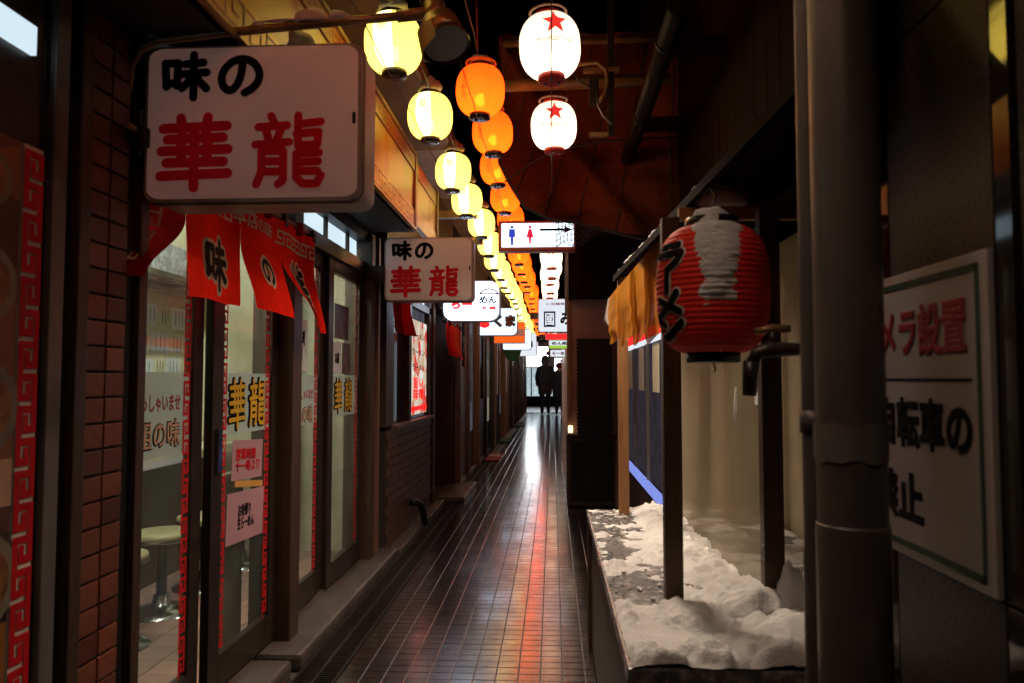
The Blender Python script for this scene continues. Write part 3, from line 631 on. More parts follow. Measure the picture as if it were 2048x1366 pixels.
bx('inner_pillar', M['olive'], shop, -1.85, -1.70, 4.60, 4.75, .05, 2.45); bx('inner_board', M['olive'], shop, -1.40, -1.36, 3.02, 3.26, .05, .80)

# ---- red door curtain
def noren(name, lbl, y0, y1, ztop, zbot, x, mats, npan, disp, bounds=None, slit=.42, group=None, rings=True, inset=0.0):
    t = thing(name, lbl, 'curtain', (x, (y0 + y1) / 2, ztop), group)
    H = ztop - zbot; bd = bounds or [y0 + (y1 - y0) * i / npan for i in range(npan + 1)]
    def pos(u, v, lift=0.0):   # u along, v 0 top..1 bottom
        k = 0
        while k < npan - 1 and u > bd[k + 1]: k += 1
        Wd = bd[k + 1] - bd[k]; s = max(0.0, (v - slit) / (1 - slit)); lu = (u - (bd[k] + bd[k + 1]) / 2) / Wd
        dx, dy, dz, sq, tw = disp[k]; s2 = s * s * (3 - 2 * s) * .6 + .4 * s
        yy = u + dy * s2 - lu * Wd * sq * s2
        xx = x + dx * s2 + tw * lu * s2 + .010 * math.sin(u * 17) * (1 - .4 * v) + .012 * math.sin(u * 9 + 1) * v
        nrm = Vector((1, 0, 0)); xx -= inset * max(0.0, 1 - (u - y0) / .36)
        return Vector((xx + lift, yy, ztop - v * H + dz * s2)) + nrm * 0
    for k in range(npan):
        m = MB(); nu, nv = 14, 20; gv = []
        for i in range(nu + 1):
            a = bd[k] + (bd[k + 1] - bd[k]) * i / nu; a = min(max(a, bd[k] + .0004), bd[k + 1] - .0004)
            gv.append([m.bm.verts.new(pos(a, j / nv)) for j in range(nv + 1)])
        for i in range(nu):
            for j in range(nv):
                f = m.bm.faces.new((gv[i][j], gv[i + 1][j], gv[i + 1][j + 1], gv[i][j + 1])); f.smooth = True
        m.build('cloth_panel', mats[k], t)
    if rings:
        r = MB().cyl((x - .012, y0 - .06, ztop + .022), (x - .012, y1 + .06, ztop + .022), .009, n=10).build('rod', M['beamwood'], t)
        for k in range(npan * 2 + 1):
            yy = y0 + (y1 - y0) * k / (npan * 2); MB().box(x - .03, x + .012, yy - .022, yy + .022, ztop - .02, ztop + .036, bev=.008).build('hanging_loop', M['norend'] if k % 2 else M['black'], t)
    return t, pos
nz_, npos = noren('noren_curtain', 'red split curtain with black brushed characters over the shop door', 1.95, 3.40, 1.85, 1.452, -1.11,
    [M['norend'], M['noren'], M['noren'], M['noren']], 4,
    [(.0, -.15, .03, .60, .0), (.03, -.045, .0, .14, .02), (.05, .035, .0, -.12, -.03), (.07, .17, -.04, .50, -.06)], bounds=[1.95, 2.235, 2.60, 2.99, 3.40], inset=.12)
def on(u0, v0, lift=.004):
    return lambda px, py, pz: npos(u0 + px, v0 - py / .398, lift + pz)
for ch, u, v, w_, h_, th in ((AJI, 2.40, .69, .20, .17, .027), (NO, 2.80, .60, .14, .105, .019), (HANA, 3.17, .64, .20, .19, .026)):
    m = MB(); m.strokes(ch, (0, 0, 0), X3, Y3, Z3, w_, h_, th + .026, f=on(u, v, .003), dz=.000015); m.build('character_outline', M['norenprint'], nz_, recalc=False)
    m = MB(); m.strokes(ch, (0, 0, 0), X3, Y3, Z3, w_, h_, th, f=on(u, v, .0045), dz=.000015); m.build('brushed_character', M['ink'], nz_, recalc=False)
text('cloth_lettering', '本店の味', M['norenprint'], nz_, (0, 0, 0), X3, Y3, Z3, .36, .062, .02, f=on(2.72, .17))
m = MB(); meander(m, (0, 0, 0), X3, Y3, Z3, 4, .078, .05, .010, vertical=False, f=on(2.23, .25)); m.build('key_pattern', M['norenprint'], nz_); m = MB(); meander(m, (0, 0, 0), X3, Y3, Z3, 4, .07, .05, .009, f=lambda px, py, pz: npos(2.10 + px, .90 - py / .398, .005 + pz)); m.build('key_pattern', M['norenprint'], nz_)
m = MB(); meander(m, (0, 0, 0), X3, Y3, Z3, 6, .078, .05, .010, vertical=False, f=on(2.93, .25)); m.build('key_pattern', M['norenprint'], nz_)

# ---- projecting sign boxes of the ramen shop
def rounded(w, h, r, n=5):
    p = []
    for cx, cy_, a in ((w / 2 - r, h / 2 - r, 0), (-w / 2 + r, h / 2 - r, 90), (-w / 2 + r, -h / 2 + r, 180), (w / 2 - r, -h / 2 + r, 270)):
        p += [(cx + r * math.cos(R(a + 90 * i / n)), cy_ + r * math.sin(R(a + 90 * i / n))) for i in range(n + 1)]
    return p
def aji_sign(x0, x1, z0, z1, y, lbl, snow=False):
    t = thing('shop_sign', lbl, 'sign', ((x0 + x1) / 2, y, (z0 + z1) / 2)); cx, cz, w, h = (x0 + x1) / 2, (z0 + z1) / 2, x1 - x0, z1 - z0
    m = MB(); m.prism(rounded(w, h, .035), (cx, y + .008, cz), X3, Z3, (0, .15, 0)); m.build('sign_box', M['signframe'], t)
    # bowed face with a rim
    m = MB(); m.prism(rounded(w, h, .035), (cx, y, cz), X3, Z3, (0, .0075, 0)); m.prism(rounded(w + .012, h + .012, .04), (cx, y + .02, cz), X3, Z3, (0, .022, 0)); m.build('rim', M['signframe'], t)
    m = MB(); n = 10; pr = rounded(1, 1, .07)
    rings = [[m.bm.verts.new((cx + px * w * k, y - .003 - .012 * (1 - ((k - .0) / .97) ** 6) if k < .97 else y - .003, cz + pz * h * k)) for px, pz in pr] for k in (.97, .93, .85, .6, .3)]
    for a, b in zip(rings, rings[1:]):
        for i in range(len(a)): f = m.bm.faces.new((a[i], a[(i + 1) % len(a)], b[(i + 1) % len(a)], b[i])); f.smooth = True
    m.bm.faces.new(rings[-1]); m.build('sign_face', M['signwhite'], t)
    yy = y - .0165; k = w / .61
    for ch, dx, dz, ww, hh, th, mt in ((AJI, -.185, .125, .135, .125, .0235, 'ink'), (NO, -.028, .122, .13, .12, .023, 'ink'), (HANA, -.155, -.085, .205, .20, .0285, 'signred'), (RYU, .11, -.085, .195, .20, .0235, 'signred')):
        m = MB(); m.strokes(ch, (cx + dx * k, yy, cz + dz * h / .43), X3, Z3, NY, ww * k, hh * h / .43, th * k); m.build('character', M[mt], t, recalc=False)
    bx('wall_bracket', M['frame'], t, x0 - .13, x0 - .002, y - .02, y + .12, z0 + .125, z1 - .18, bev=.006)
    m = MB(); m.cyl((x0 + .02, y + .02, z0 - .004), (x0 + .02, y + .02, z0 + .001), .004)
    m.build('drain_screw', M['steel_dark'], t)
    bx('switch', M['black'], t, x1 - .022, x1 - .014, y - .0125, y - .006, cz - .01, cz + .02)
    return t
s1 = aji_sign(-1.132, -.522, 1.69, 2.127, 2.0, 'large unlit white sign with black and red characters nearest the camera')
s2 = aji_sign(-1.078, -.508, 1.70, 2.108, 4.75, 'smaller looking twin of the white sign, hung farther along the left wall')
def lump(name, lbl, c, rx, ry, rz, seed, m='snow', cat='snow', parent=None, n=14):
    mb = MB(); bmesh.ops.create_icosphere(mb.bm, subdivisions=3, radius=1.0)
    for v in mb.bm.verts:
        d = 1 + .35 * noise.noise(v.co * 1.6 + Vector((seed, 0, 0))) + .12 * noise.noise(v.co * 5 + Vector((0, seed, 0)))
        z = v.co.z if v.co.z > -.35 else -.35
        v.co = Vector((c[0] + v.co.x * rx * d, c[1] + v.co.y * ry * d, c[2] + (z + .35) * rz * d))
    for f in mb.bm.faces: f.smooth = True
    o = mb.build(name, M[m], parent, loc=None if parent else c)
    if lbl: tag(o, lbl, cat)
    return o
lump('snow_lump', 'small lump of snow on top of the large white sign', (-.715, 2.06, 2.133), .042, .05, .04, 3)
# ---- spotlight on a long arm above the sign
sp = thing('spotlight', 'unlit bronze spotlight on a long pipe arm above the large sign', 'spotlight', (-1.15, 1.96, 2.1))
arm = [(-1.16, 1.96, 1.99), (-1.155, 1.96, 2.06), (-1.13, 1.96, 2.105), (-1.08, 1.96, 2.128), (-.9, 1.965, 2.147), (-.6, 1.972, 2.172), (-.36, 1.98, 2.192)]
MB().tube(arm, .012, 10).build('arm', M['bronze'], sp)
MB().cyl((-.42, 1.978, 2.187), (-.335, 1.98, 2.195), .0165, n=14).build('socket', M['bronze'], sp)
ax_ = Vector((.27, -.38, -.86)).normalized()
p0 = Vector((-.322, 1.985, 2.222)); q = lambda d: p0 + ax_ * d
m = MB(); m.cyl(q(-.008), q(.075), .027, .034, 22); m.cyl(q(.072), q(.078), .040, .050, 24); m.cyl(q(.078), q(.150), .050, .060, 28); m.build('lamp_head', M['bronze'], sp)
m = MB(); m.cyl(q(.150), q(.168), .062, .064, 28, cap=False); m.cyl(q(.152), q(.160), .058, .058, 28); m.build('lens', [M['glassl']], sp)
side = ax_.cross(Vector((0, 1, 0))).normalized()
m = MB()
for a in range(9):
    th0 = R(-100 + a * 25)
mm = MB(); nn = 12
hood = []
for i in range(nn + 1):
    th0 = R(105 + 150 * i / nn); dirv = (side * math.cos(th0) + Vector((0, 1, 0)) * math.sin(th0)); hood.append((q(.095) + dirv * .066, q(.190 - .05 * abs(i - nn / 2) / nn) + dirv * .071))
hv = [(mm.bm.verts.new(a), mm.bm.verts.new(b), mm.bm.verts.new(a - (a - q(.07)) * .06), mm.bm.verts.new(b - (b - q(.165)) * .06)) for a, b in hood]
for a, b in zip(hv, hv[1:]):
    for i, j in ((0, 1), (1, 3), (3, 2), (2, 0)): mm.bm.faces.new((a[i], b[i], b[j], a[j]))
mm.bm.faces.new((hv[0][0], hv[0][1], hv[0][3], hv[0][2])); mm.bm.faces.new((hv[-1][0], hv[-1][1], hv[-1][3], hv[-1][2]))
mm.build('hood', M['bronze'], sp)
MB().tube([(-.345, 1.98, 2.205), (-.37, 1.985, 2.26), (-.38, 2.0, 2.33)], .004).build('cable', M['cord'], sp)
for i, (x, rr) in enumerate(((-.80, .013), (-.69, .010), (-.655, .024), (-.58, .016), (-.735, .008))):
    lump('snow_crust', None, (x, 1.967, 2.156 + .085 * (x + .8) + .004), rr * 1.7, rr * .8, rr * 1.1, 5 + i, parent=sp)
lump('snow_crust', None, (-.66, 1.967, 2.175), .16, .009, .006, 15, parent=sp)

# ================================================================== LANTERNS
def prof(Rm=.12, Hh=.118, rc=.052, n=18):
    out = []
    for i in range(n + 1):
        t = -1 + 2 * i / n; out.append((rc + (Rm - rc) * (1 - abs(t) ** 2.5) ** .6, Hh * t))
    return out
P_L = prof()
def rad(z):
    t = max(-1, min(1, z / .118)); return .052 + (.12 - .052) * (1 - abs(t) ** 2.5) ** .6
def onl(a0, z0, lift=.0015):
    return lambda px, py, pz: Vector(((rad(z0 + py) + lift + pz) * math.sin(a0 + px / .12), -(rad(z0 + py) + lift + pz) * math.cos(a0 + px / .12), z0 + py))
def sectors(bounds, dens=R(12)):
    """bounds: (start_deg, end_deg, mat) round the circle, 0 = facing the camera"""
    ang, mid = [], []
    for a, b, mi in bounds:
        n = max(1, int(abs(R(b - a)) / dens)); 
        for i in range(n): ang.append(R(a + (b - a) * i / n) - math.pi / 2); mid.append(mi)
    return ang, mid
def lantern_proto(kind):
    t = thing('paper_lantern', None, 'lantern', (0, 0, 0))
    if kind == 'yellow':
        ang, mid = sectors([(-27, -25.8, 2), (-25.8, 15, 1), (15, 16.2, 2), (16.2, 75, 0), (75, 76.2, 2), (76.2, 150, 0), (150, 195, 1), (195, 270.5, 0), (270.5, 271.7, 2), (271.7, 333, 0)]); ms = [M['py'], M['pyw'], M['pyd']]; cap = M['capblack']; bl = M['bulb']
    elif kind == 'orange':
        ang, mid = sectors([(-32, -30.5, 1), (-30.5, 30.5, 0), (30.5, 32, 1), (32, 90, 0), (90, 91.5, 1), (91.5, 268.5, 0), (268.5, 270, 1), (270, 328, 0)]); ms = [M['po'], M['pod']]; cap = M['capblack']; bl = M['bulbo']
    else:
        ang, mid = sectors([(0, 360, 0)]); ms = [M['pw' if kind == 'star' else 'pwd']]; cap = M['capred']; bl = M['bulbw' if kind == 'star' else 'bulbd']
    MB().lathe(P_L, angles=ang, mids=mid).build('shade', ms, t)
    m = MB(); m.lathe([(.0, -.115), (.045, -.115), (.053, -.118), (.053, -.138), (.048, -.141), (.0, -.136)], 24)
    for a in (20, 140, 260): m.cyl((.03 * math.cos(R(a)), .03 * math.sin(R(a)), -.136), (.03 * math.cos(R(a)), .03 * math.sin(R(a)), -.147), .008, .006, 10, 1)
    m.build('bottom_cap', [cap, M['chrome']], t)
    if kind == 'yellow': MB().lathe([(.04, .115), (.053, .118), (.053, .134), (.046, .137), (.0, .133)], 24).build('top_cap', cap, t)
    else:
        MB().lathe([(.050, .115), (.053, .118), (.054, .134), (.047, .134), (.045, .118)], 24).build('top_cap', cap, t)
        rg = MB(); rg.tube([(.072 * math.cos(2 * math.pi * i / 24), .072 * math.sin(2 * math.pi * i / 24), .137) for i in range(25)], .0055, 8); rg.build('top_ring', M['pod'] if kind == 'orange' else M['pinkwall'], t)
    b = MB(); bmesh.ops.create_icosphere(b.bm, subdivisions=2, radius=.024)
    for v in b.bm.verts: v.co.z = v.co.z * 1.4 - .045; v.co.x += .006 * math.sin(v.co.z * 300)
    b.build('bulb', bl, t)
    MB().cyl((0, 0, .0), (0, 0, .134), .014, n=8).build('bulb_socket', M['cord'], t)
    if kind in ('star', 'fill_star'):   # spot added below the cap to brighten the snow and foreground
        ld = bpy.data.lights.new('lantern_fill_spot', 'SPOT'); ld.energy = 115 if kind == 'star' else 8.5; ld.color = (1.0, .80, .60); ld.spot_size = R(128); ld.spot_blend = .7; ld.shadow_soft_size = .13
        lo = bpy.data.objects.new('lantern_fill_spot', ld); COL.objects.link(lo); lo.parent = t; lo.location = (0, 0, -.155)
    if kind in ('yellow', 'orange'):
        sc = lump('snow_cap', None, (0, 0, .133), .062 if kind == 'yellow' else .058, .062, .055 if kind == 'yellow' else .03, 2.2 if kind == 'yellow' else 9.1, m='snowshaded', parent=t)
    if kind == 'yellow':
        text('panel_lettering', '祭', M['pyd'], t, (0, 0, 0), X3, Y3, Z3, .045, .045, .01, f=onl(-.09, .03))
    if kind == 'orange':
        text('panel_lettering', 'ら\nー\nめ\nん', M['pod'], t, (0, 0, 0), X3, Y3, Z3, .035, .12, .015, f=onl(-.55, 0))
    if kind in ('star', 'far_star', 'fill_star'):
        m = MB(); f = onl(.10, .045, .002); K = 5; pts = []
        for i in range(10):
            rr = .054 if i % 2 == 0 else .022; a = R(90 + 36 * i); pts.append((rr * math.cos(a), rr * math.sin(a)))
        c = (0, 0)
        for i in range(10):
            a, b2 = pts[i], pts[(i + 1) % 10]
            for k in range(3):
                s0, s1_ = k / 3, (k + 1) / 3
                L4 = [(a[0] * s0, a[1] * s0), (a[0] * s1_, a[1] * s1_), (b2[0] * s1_, b2[1] * s1_), (b2[0] * s0, b2[1] * s0)]
                if k == 0: L4 = L4[:3]
                m.poly([f(x, y, 0) for x, y in L4])
        m.build('red_star', M['star'], t)
        text('lettering', 'サッポロビール', M['starink'], t, (0, 0, 0), X3, Y3, Z3, .140, .020, .03, f=onl(.06, -.024, .002))
    return t
def clone(root, loc, rz=0.0):
    c = root.copy(); c.name = root.name.split('.')[0]; COL.objects.link(c); c.location = loc; c.rotation_euler = (0, 0, rz)
    for ch in list(root.children):
        d = ch.copy(); d.name = ch.name.split('.')[0]; COL.objects.link(d); d.parent = c
        for g2 in ch.children:
            e = g2.copy(); e.name = g2.name.split('.')[0]; COL.objects.link(e); e.parent = d
    return c
def string(kind, X, Z, ys, first, word, group, n=0):
    pr = lantern_proto(kind); used = False
    for y in ys:
        p = (X + random.uniform(-.022, .022), y + (random.uniform(-.1, .1) if y > 5 else 0), Z + random.uniform(-.02, .02) - (.03 * math.sin(y * .9) if y > 5 else 0)); rz = random.uniform(-.14, .14)
        if abs(y - ys[0]) < 1e-6 and not used: c = pr; c.location = p; c.rotation_euler = (0, 0, rz); used = True
        else: c = clone(pr, p, rz)
        if y < first - .01: lab = '%s lantern overhead, %s step back nearer than the first in view' % (word, ['one', 'two', 'three', 'four', 'five', 'six', 'seven'][int(round(sum(1 for q in ys if y < q < first - .01)))])
        else: lab = '%s lantern, %s of its string counted from the camera' % (word, ORD[n]); n += 1
        tag(c, lab, 'lantern', group)
        c.rotation_euler.x = random.uniform(-.05, .05); c.rotation_euler.y = random.uniform(-.05, .05)
ylist = [.3, 2.1, 3.02, 3.91, 4.93, 5.71] + [6.6 + .88 * i for i in range(21)]
olist = [.4, 1.3, 3.6, 4.34, 5.1] + [5.9 + .8 * i for i in range(22)]
wlist = [2.88, 3.87]; flist = [8.0, 8.6, 9.3, 10.1] + [11 + .9 * i for i in range(13)]
string('yellow', -.64, 2.58, ylist, 3.02, 'yellow and white paper', 'yellow lanterns strung along the left side')
string('orange', -.36, 2.63, olist, 3.6, 'glowing orange paper', 'orange lanterns strung along the middle')
string('star', 0.0, 2.51, wlist, 2.88, 'added unseen white red-starred paper', 'white lanterns with red stars')
string('far_star', -.02, 2.51, flist, 8.0, 'added unseen white red-starred paper', 'white lanterns with red stars', 2)
string('fill_star', 0.0, 2.51, [.3, 1.2], 2.88, 'added unseen white red-starred paper', 'white lanterns with red stars')  # unseen lanterns added as front fill for pipe, notice and red lantern
def cord(X, Z, y0, y1, step, sag, r, m, lbl):
    pts = []; y = y0
    while y < y1:
        for i in range(5): pts.append((X, y + step * i / 5, Z - sag * 4 * (i / 5) * (1 - i / 5)))
        y += step
    tag(MB().tube(pts, r, 6).build('lantern_cord', m, None, loc=(X, y0, Z)), lbl, 'cord')
cord(-.64, 2.418, -2, 26, .9, .015, .0022, M['cord'], 'thin wire under the yellow lanterns along the left'); cord(-.64, 2.76, -2, 26, .9, .03, .004, M['cord'], 'power cord above the yellow lanterns along the left')
cord(-.36, 2.47, -2, 26, .77, .015, .0022, M['cord'], 'thin wire under the orange lanterns along the middle'); cord(-.36, 2.81, -2, 26, .77, .03, .004, M['cord'], 'power cord above the orange lanterns along the middle')
cord(.0, 2.345, -2, 4.2, .97, .012, .0022, M['cord'], 'thin wire under the white star lanterns'); cord(.0, 2.70, -2, 4.2, .97, .03, .004, M['cord'], 'power cord above the white star lanterns')
tag(MB().tube([(-.40, 3.6, 3.6), (-.385, 3.6, 3.3), (-.37, 3.6, 3.05), (-.363, 3.6, 2.80)], .004, 6).build('red_flex', M['redcord'], None, loc=(-.38, 3.6, 3.2)), 'red flex hanging down to the nearest orange lantern', 'cable')

# ================================================================== far left shop fronts
ws = thing('tile_front_shop', 'shop front with tiled base wall and a lit menu poster in its window', 'shop', (-1.15, 6, 0))
bx('wall', M['mortar'], ws, -1.6, -1.142, 5.1, 7.02, 0, .84)
tl = MB()
for r in range(13):
    for c in range(16): 
        y = 5.11 + c * .118 + (.059 if r % 2 else 0)
        if y + .11 < 7.02: tl.box(-1.142, -1.134 + random.uniform(-.001, .001), y, y + .112, .01 + r * .064, .068 + r * .064)
o = tl.build('wall_tile', M['brickdark'], ws)
bx('sill', M['pinkwood'], ws, -1.18, -1.105, 5.3, 7.02, .84, .868, bev=.004)
fr = MB()
for y0, y1 in ((5.1, 5.34), (5.93, 6.03), (6.90, 7.02)): fr.box(-1.22, -1.14, y0, y1, .868, 2.2)
fr.box(-1.22, -1.14, 5.1, 7.02, 1.80, 1.86); fr.build('window_frame', M['wood'], ws)
wp = bx('window_pane', M['reflwin'], ws, -1.2, -1.19, 5.34, 5.93, .868, 1.80); bx('window_pane', M['litwin2'], ws, -1.2, -1.19, 6.03, 6.90, .868, 1.80)
bx('upper_window', M['litblue'], ws, -1.2, -1.19, 5.34, 6.90, 1.86, 2.1)
bx('upper_wall', M['wood'], ws, -1.6, -1.14, 5.1, 7.02, 2.2, 3.0)
bx('side_board', M['olive'], ws, -1.3, -1.19, 4.94, 5.098, 0, 2.14)
mp = thing('menu_poster', 'tall lit red and white menu poster in the window', 'poster', (-1.16, 6.4, 1.3)); bx('sheet', M['litposter'], mp, -1.165, -1.16, 6.05, 6.86, .90, 1.70)
bx('title_band', M['litred'], mp, -1.1595, -1.157, 6.05, 6.86, .93, .97); text('lettering', '旨い\n味噌', M['litred'], mp, (-1.1595, 6.45, 1.12), Y3, Z3, X3, .5, .2, .04)
for z in (1.3, 1.43, 1.57): text('lettering', 'ラーメン', M['redink'], mp, (-1.1595, 6.45, z), Y3, Z3, X3, .6, .055, .03)
n2, _ = noren('noren_curtain', 'short dark red curtain half hidden behind the second white sign', 4.98, 5.6, 1.86, 1.52, -1.08, [M['norend'], M['noren']], 2, [(.02, 0, 0, .1, .02), (.03, .02, 0, .1, .02)], rings=True)
# pipe elbow at the wall foot, step plate
tag(MB().tube([(-1.12, 5.93, .22), (-1.09, 5.96, .225), (-1.06, 6.02, .20), (-1.045, 6.08, .12), (-1.04, 6.12, .02)], .028, 12).build('drain_elbow', M['rubber'], None, loc=(-1.07, 6, .1)), 'black bent drain pipe at the foot of the tiled wall', 'pipe')
tag(MB().box(-1.15, -.86, 7.35, 8.5, .0, .05, bev=.008).build('step_plate', M['plate'], None, loc=(-1, 8, 0)), 'flat worn metal step plate in front of the dark doorway', 'step')
dr = thing('dark_doorway', 'recessed dark doorway beyond the tiled wall', 'doorway', (-1.2, 7.5, 0))
bx('door_leaf', M['black'], dr, -1.32, -1.28, 7.02, 8.2, 0, 2.0); bx('door_post', M['wood'], dr, -1.3, -1.12, 7.02, 7.14, 0, 2.2); bx('door_post', M['wood'], dr, -1.3, -1.1, 8.2, 8.34, 0, 2.2); bx('lintel', M['wood'], dr, -1.3, -1.1, 7.14, 8.2, 1.9, 3.0)
n3, _ = noren('noren_curtain', 'bright orange red curtain hanging over the dark doorway', 7.0, 8.15, 1.74, 1.40, -1.0, [M['noren'], M['norenlt']], 2, [(.04, 0, .02, .2, .05), (.05, 0, 0, .1, -.04)])
m = MB(); m.strokes([[(.1, .9), (.4, .5), (.2, .1)], [(.5, .9), (.9, .7), (.6, .4)], [(.8, .3), (.9, .05)]], (-.925, 7.85, 1.56), Y3, Z3, X3, .28, .2, .02); m.build('brushed_mark', M['norenprint'], n3, recalc=False)

rnd = random.Random(11)
LAB = ['narrow shop front with grey tiled dado next to the orange red curtain', 'dark timber shop front with a lit slatted door', 'shop front with pale glass door and cream placard', 'black shop front with tall lit slit windows', 'brown shop front behind the green banner', 'white posted shop front near the alley end', 'last timber shop front before the street']
y = 8.34; k = 0
for L, xw, lit in ((2.2, -1.09, 'litwin2'), (2.5, -1.07, 'litwin'), (2.6, -1.05, 'litwin2'), (2.8, -1.04, 'litwin'), (3.0, -1.02, 'litwin'), (3.0, -1.0, 'endcyan'), (2.8, -.99, 'litwin')):
    t = thing('narrow_shop', LAB[k], 'shop', (xw, y + L / 2, 0), 'shop fronts farther along the left side')
    bx('wall', M['wood'] if k % 2 else M['siding'], t, xw - .6, xw - .06, y, y + L, 0, 3.0)
    bx('dado', M['limewall'] if k in (0, 3) else M['wood'], t, xw - .06, xw, y, y + L * .45, 0, 1.35 if k == 0 else .9)
    if k == 0:
        m = MB()
        for r in range(12):
            for c in range(8): m.box(xw, xw + .008, y + .02 + c * .12, y + .13 + c * .12, .02 + r * .11, .12 + r * .11)
        m.build('wall_tile', M['limewall'], t)
    d = bx('door', M['frame'], t, xw - .06, xw - .02, y + L * .5, y + L * .95, 0, 2.0)
    for c in range(3):
        yy = y + L * (.52 + .14 * c); bx('glass_pane', M[lit], d, xw - .02, xw - .014, yy, yy + L * .11, .5, 1.85)
    wv = bx('window', M['frame'], t, xw - .06, xw - .03, y + L * .05, y + L * .42, 1.36, 1.95); bx('pane', M['litwin2'], wv, xw - .03, xw - .025, y + L * .09, y + L * .38, 1.42, 1.9)
    for c, yy in enumerate((0, .46, .97)): bx('post', M[rnd.choice(('wood', 'woodlight', 'frame', 'pinkwood'))], t, xw - .02, xw + .04 + .03 * rnd.random(), y + L * yy, y + L * yy + .09, 0, 2.2)
    bx('canopy', M['soffit'], t, xw - .1, xw + .12, y + .05, y + L - .05, 2.2, 2.3)
    for c in range(3): bx('slat_strip', M[rnd.choice(('signwhite', 'woodlight', 'alum'))], t, xw + .005, xw + .02, y + L * (.1 + .3 * c), y + L * (.1 + .3 * c) + .05, .9, 1.95)
    y += L; k += 1
# mats and small floor things
for (x0, x1, y0, y1, mm_, lb) in ((-1.0, -.78, 11.0, 12.0, 'redmat', 'small red and cream door mat on the wet tiles at left'), (-1.0, -.8, 14.2, 15.2, 'greenmat', 'green door mat beyond the red mat at left'), (-1.0, -.76, 19.0, 20.6, 'greenmat', 'far green mat near the alley end')):
    t = thing('door_mat', lb, 'mat', (x0, y0, 0)); bx('pad', M[mm_], t, x0, x1, y0, y1, .001, .02, bev=.005)
    if mm_ == 'redmat': bx('stripe', M['peachink'], t, x0 + .02, x1 - .02, y0 + .5, y0 + .8, .02, .023)
tag(MB().prism([(-.18, .1), (.18, .1), (.15, -.02), (.08, -.12), (-.05, -.13), (-.14, -.05)], (-.80, 15, 1.68), X3, Z3, (0, .02, 0)).build('green_banner', M['green'], None, loc=(-.8, 15, 1.68)), 'small green cloth banner under the row of lit signs', 'banner')

# ---- lit signs along the left
def litsign(lbl, x0, x1, z0, z1, y, m, r, deco=None, frame='signframe'):
    t = thing('lit_sign', lbl, 'sign', ((x0 + x1) / 2, y, (z0 + z1) / 2)); cx, cz, w, h = (x0 + x1) / 2, (z0 + z1) / 2, x1 - x0, z1 - z0
    MB().prism(rounded(w, h, r), (cx, y + .01, cz), X3, Z3, (0, .16, 0)).build('sign_box', M[frame], t)
    MB().prism(rounded(w - .02, h - .02, r * .95), (cx, y, cz), X3, Z3, (0, .009, 0)).build('sign_face', M[m], t)
    MB().prism(rounded(w - .02, h - .02, r * .95), (cx, y + .171, cz), X3, Z3, (0, .009, 0)).build('sign_face', M[m], t)
    bx('wall_bracket', M['frame'], t, x0 - .12, x0 + .01, y + .04, y + .10, cz - .05, cz + .05)
    if deco: deco(t, cx, cz, y - .002)
    return t
def d3(t, cx, cz, y):
    text('lettering', 'らー', M['litred'], t, (cx - .09, y, cz - .03), X3, Z3, NY, .20, .10, .07)
    text('lettering', 'めん', M['ink'], t, (cx + .16, y, cz + .01), X3, Z3, NY, .17, .08, .045); text('lettering', '札幌', M['litred'], t, (cx + .17, y, cz - .07), X3, Z3, NY, .14, .04, .05)
    m = MB(); m.strokes([[(.0, .3), (.2, .8), (.5, 1), (.8, .8), (1, .3)], [(0, .3), (1, .3)]], (cx + .17, y, cz + .08), X3, Z3, NY, .18, .07, .014); m.build('bowl_drawing', M['redink'], t, recalc=False)
litsign('brightly lit rounded white sign just behind the second shop sign', -1.045, -.50, 1.75, 2.14, 7.1, 'litwhite3', .09, d3)
def d4(t, cx, cz, y):
    n = 20; MB().prism([(.075 * math.cos(2 * math.pi * i / n), .05 * math.sin(2 * math.pi * i / n)) for i in range(n)], (cx - .17, y - .001, cz - .04), X3, Z3, (0, -.002, 0)).build('red_dot', M['litred'], t)
    text('lettering', 'くま', M['brownline'], t, (cx + .12, y, cz + .01), X3, Z3, NY, .32, .19, .10)
litsign('pale blue lit sign with red dot and brown kana', -1.10, -.50, 1.82, 2.22, 10.7, 'litblue', .07, d4)
litsign('orange lit sign with thin white border', -1.04, -.475, 1.82, 2.20, 13.0, 'litorange', .03, lambda t, cx, cz, y: text('lettering', '味の館', M['signwhite'], t, (cx + .08, y, cz), X3, Z3, NY, .36, .14, .04), 'signwhite')
litsign('light blue lit sign behind the orange one', -1.03, -.44, 1.80, 2.23, 15.5, 'litblue', .03, lambda t, cx, cz, y: text('lettering', '麺', M['ink'], t, (cx - .1, y, cz), X3, Z3, NY, .18, .18, .04))
litsign('greyish lit sign farthest along the left row', -.93, -.39, 1.76, 2.34, 18.5, 'litwhite2', .03, lambda t, cx, cz, y: text('lettering', '白樺', M['ink'], t, (cx, y, cz), X3, Z3, NY, .36, .18, .04))
litsign('small white lit sign close to the alley end at left', -.90, -.42, 1.9, 2.3, 22, 'litwhite2', .03)
def dg_(t, cx, cz, y):
    bx('black_plate', M['ink'], t, cx - .20, cx - .03, y - .004, y - .001, cz - .17, cz + .06)
    text('lettering', '國', M['litwhite2'], t, (cx - .115, y - .004, cz - .055), X3, Z3, NY, .13, .18, .02)
    text('lettering', 'み', M['ink'], t, (cx + .12, y, cz - .05), X3, Z3, NY, .16, .18, .05); text('lettering', '○ 拉麺横丁', M['pinkink'], t, (cx, y, cz + .17), X3, Z3, NY, .34, .04, .02)
litsign('grey white lit sign with a black character plate on the right', -.21, .36, 1.885, 2.38, 11.0, 'litwhite2', .03, dg_)
litsign('red banded lit sign low beneath the grey white sign', -.13, .40, 1.93, 2.05, 14, 'litred', .01, None, 'signwhite')
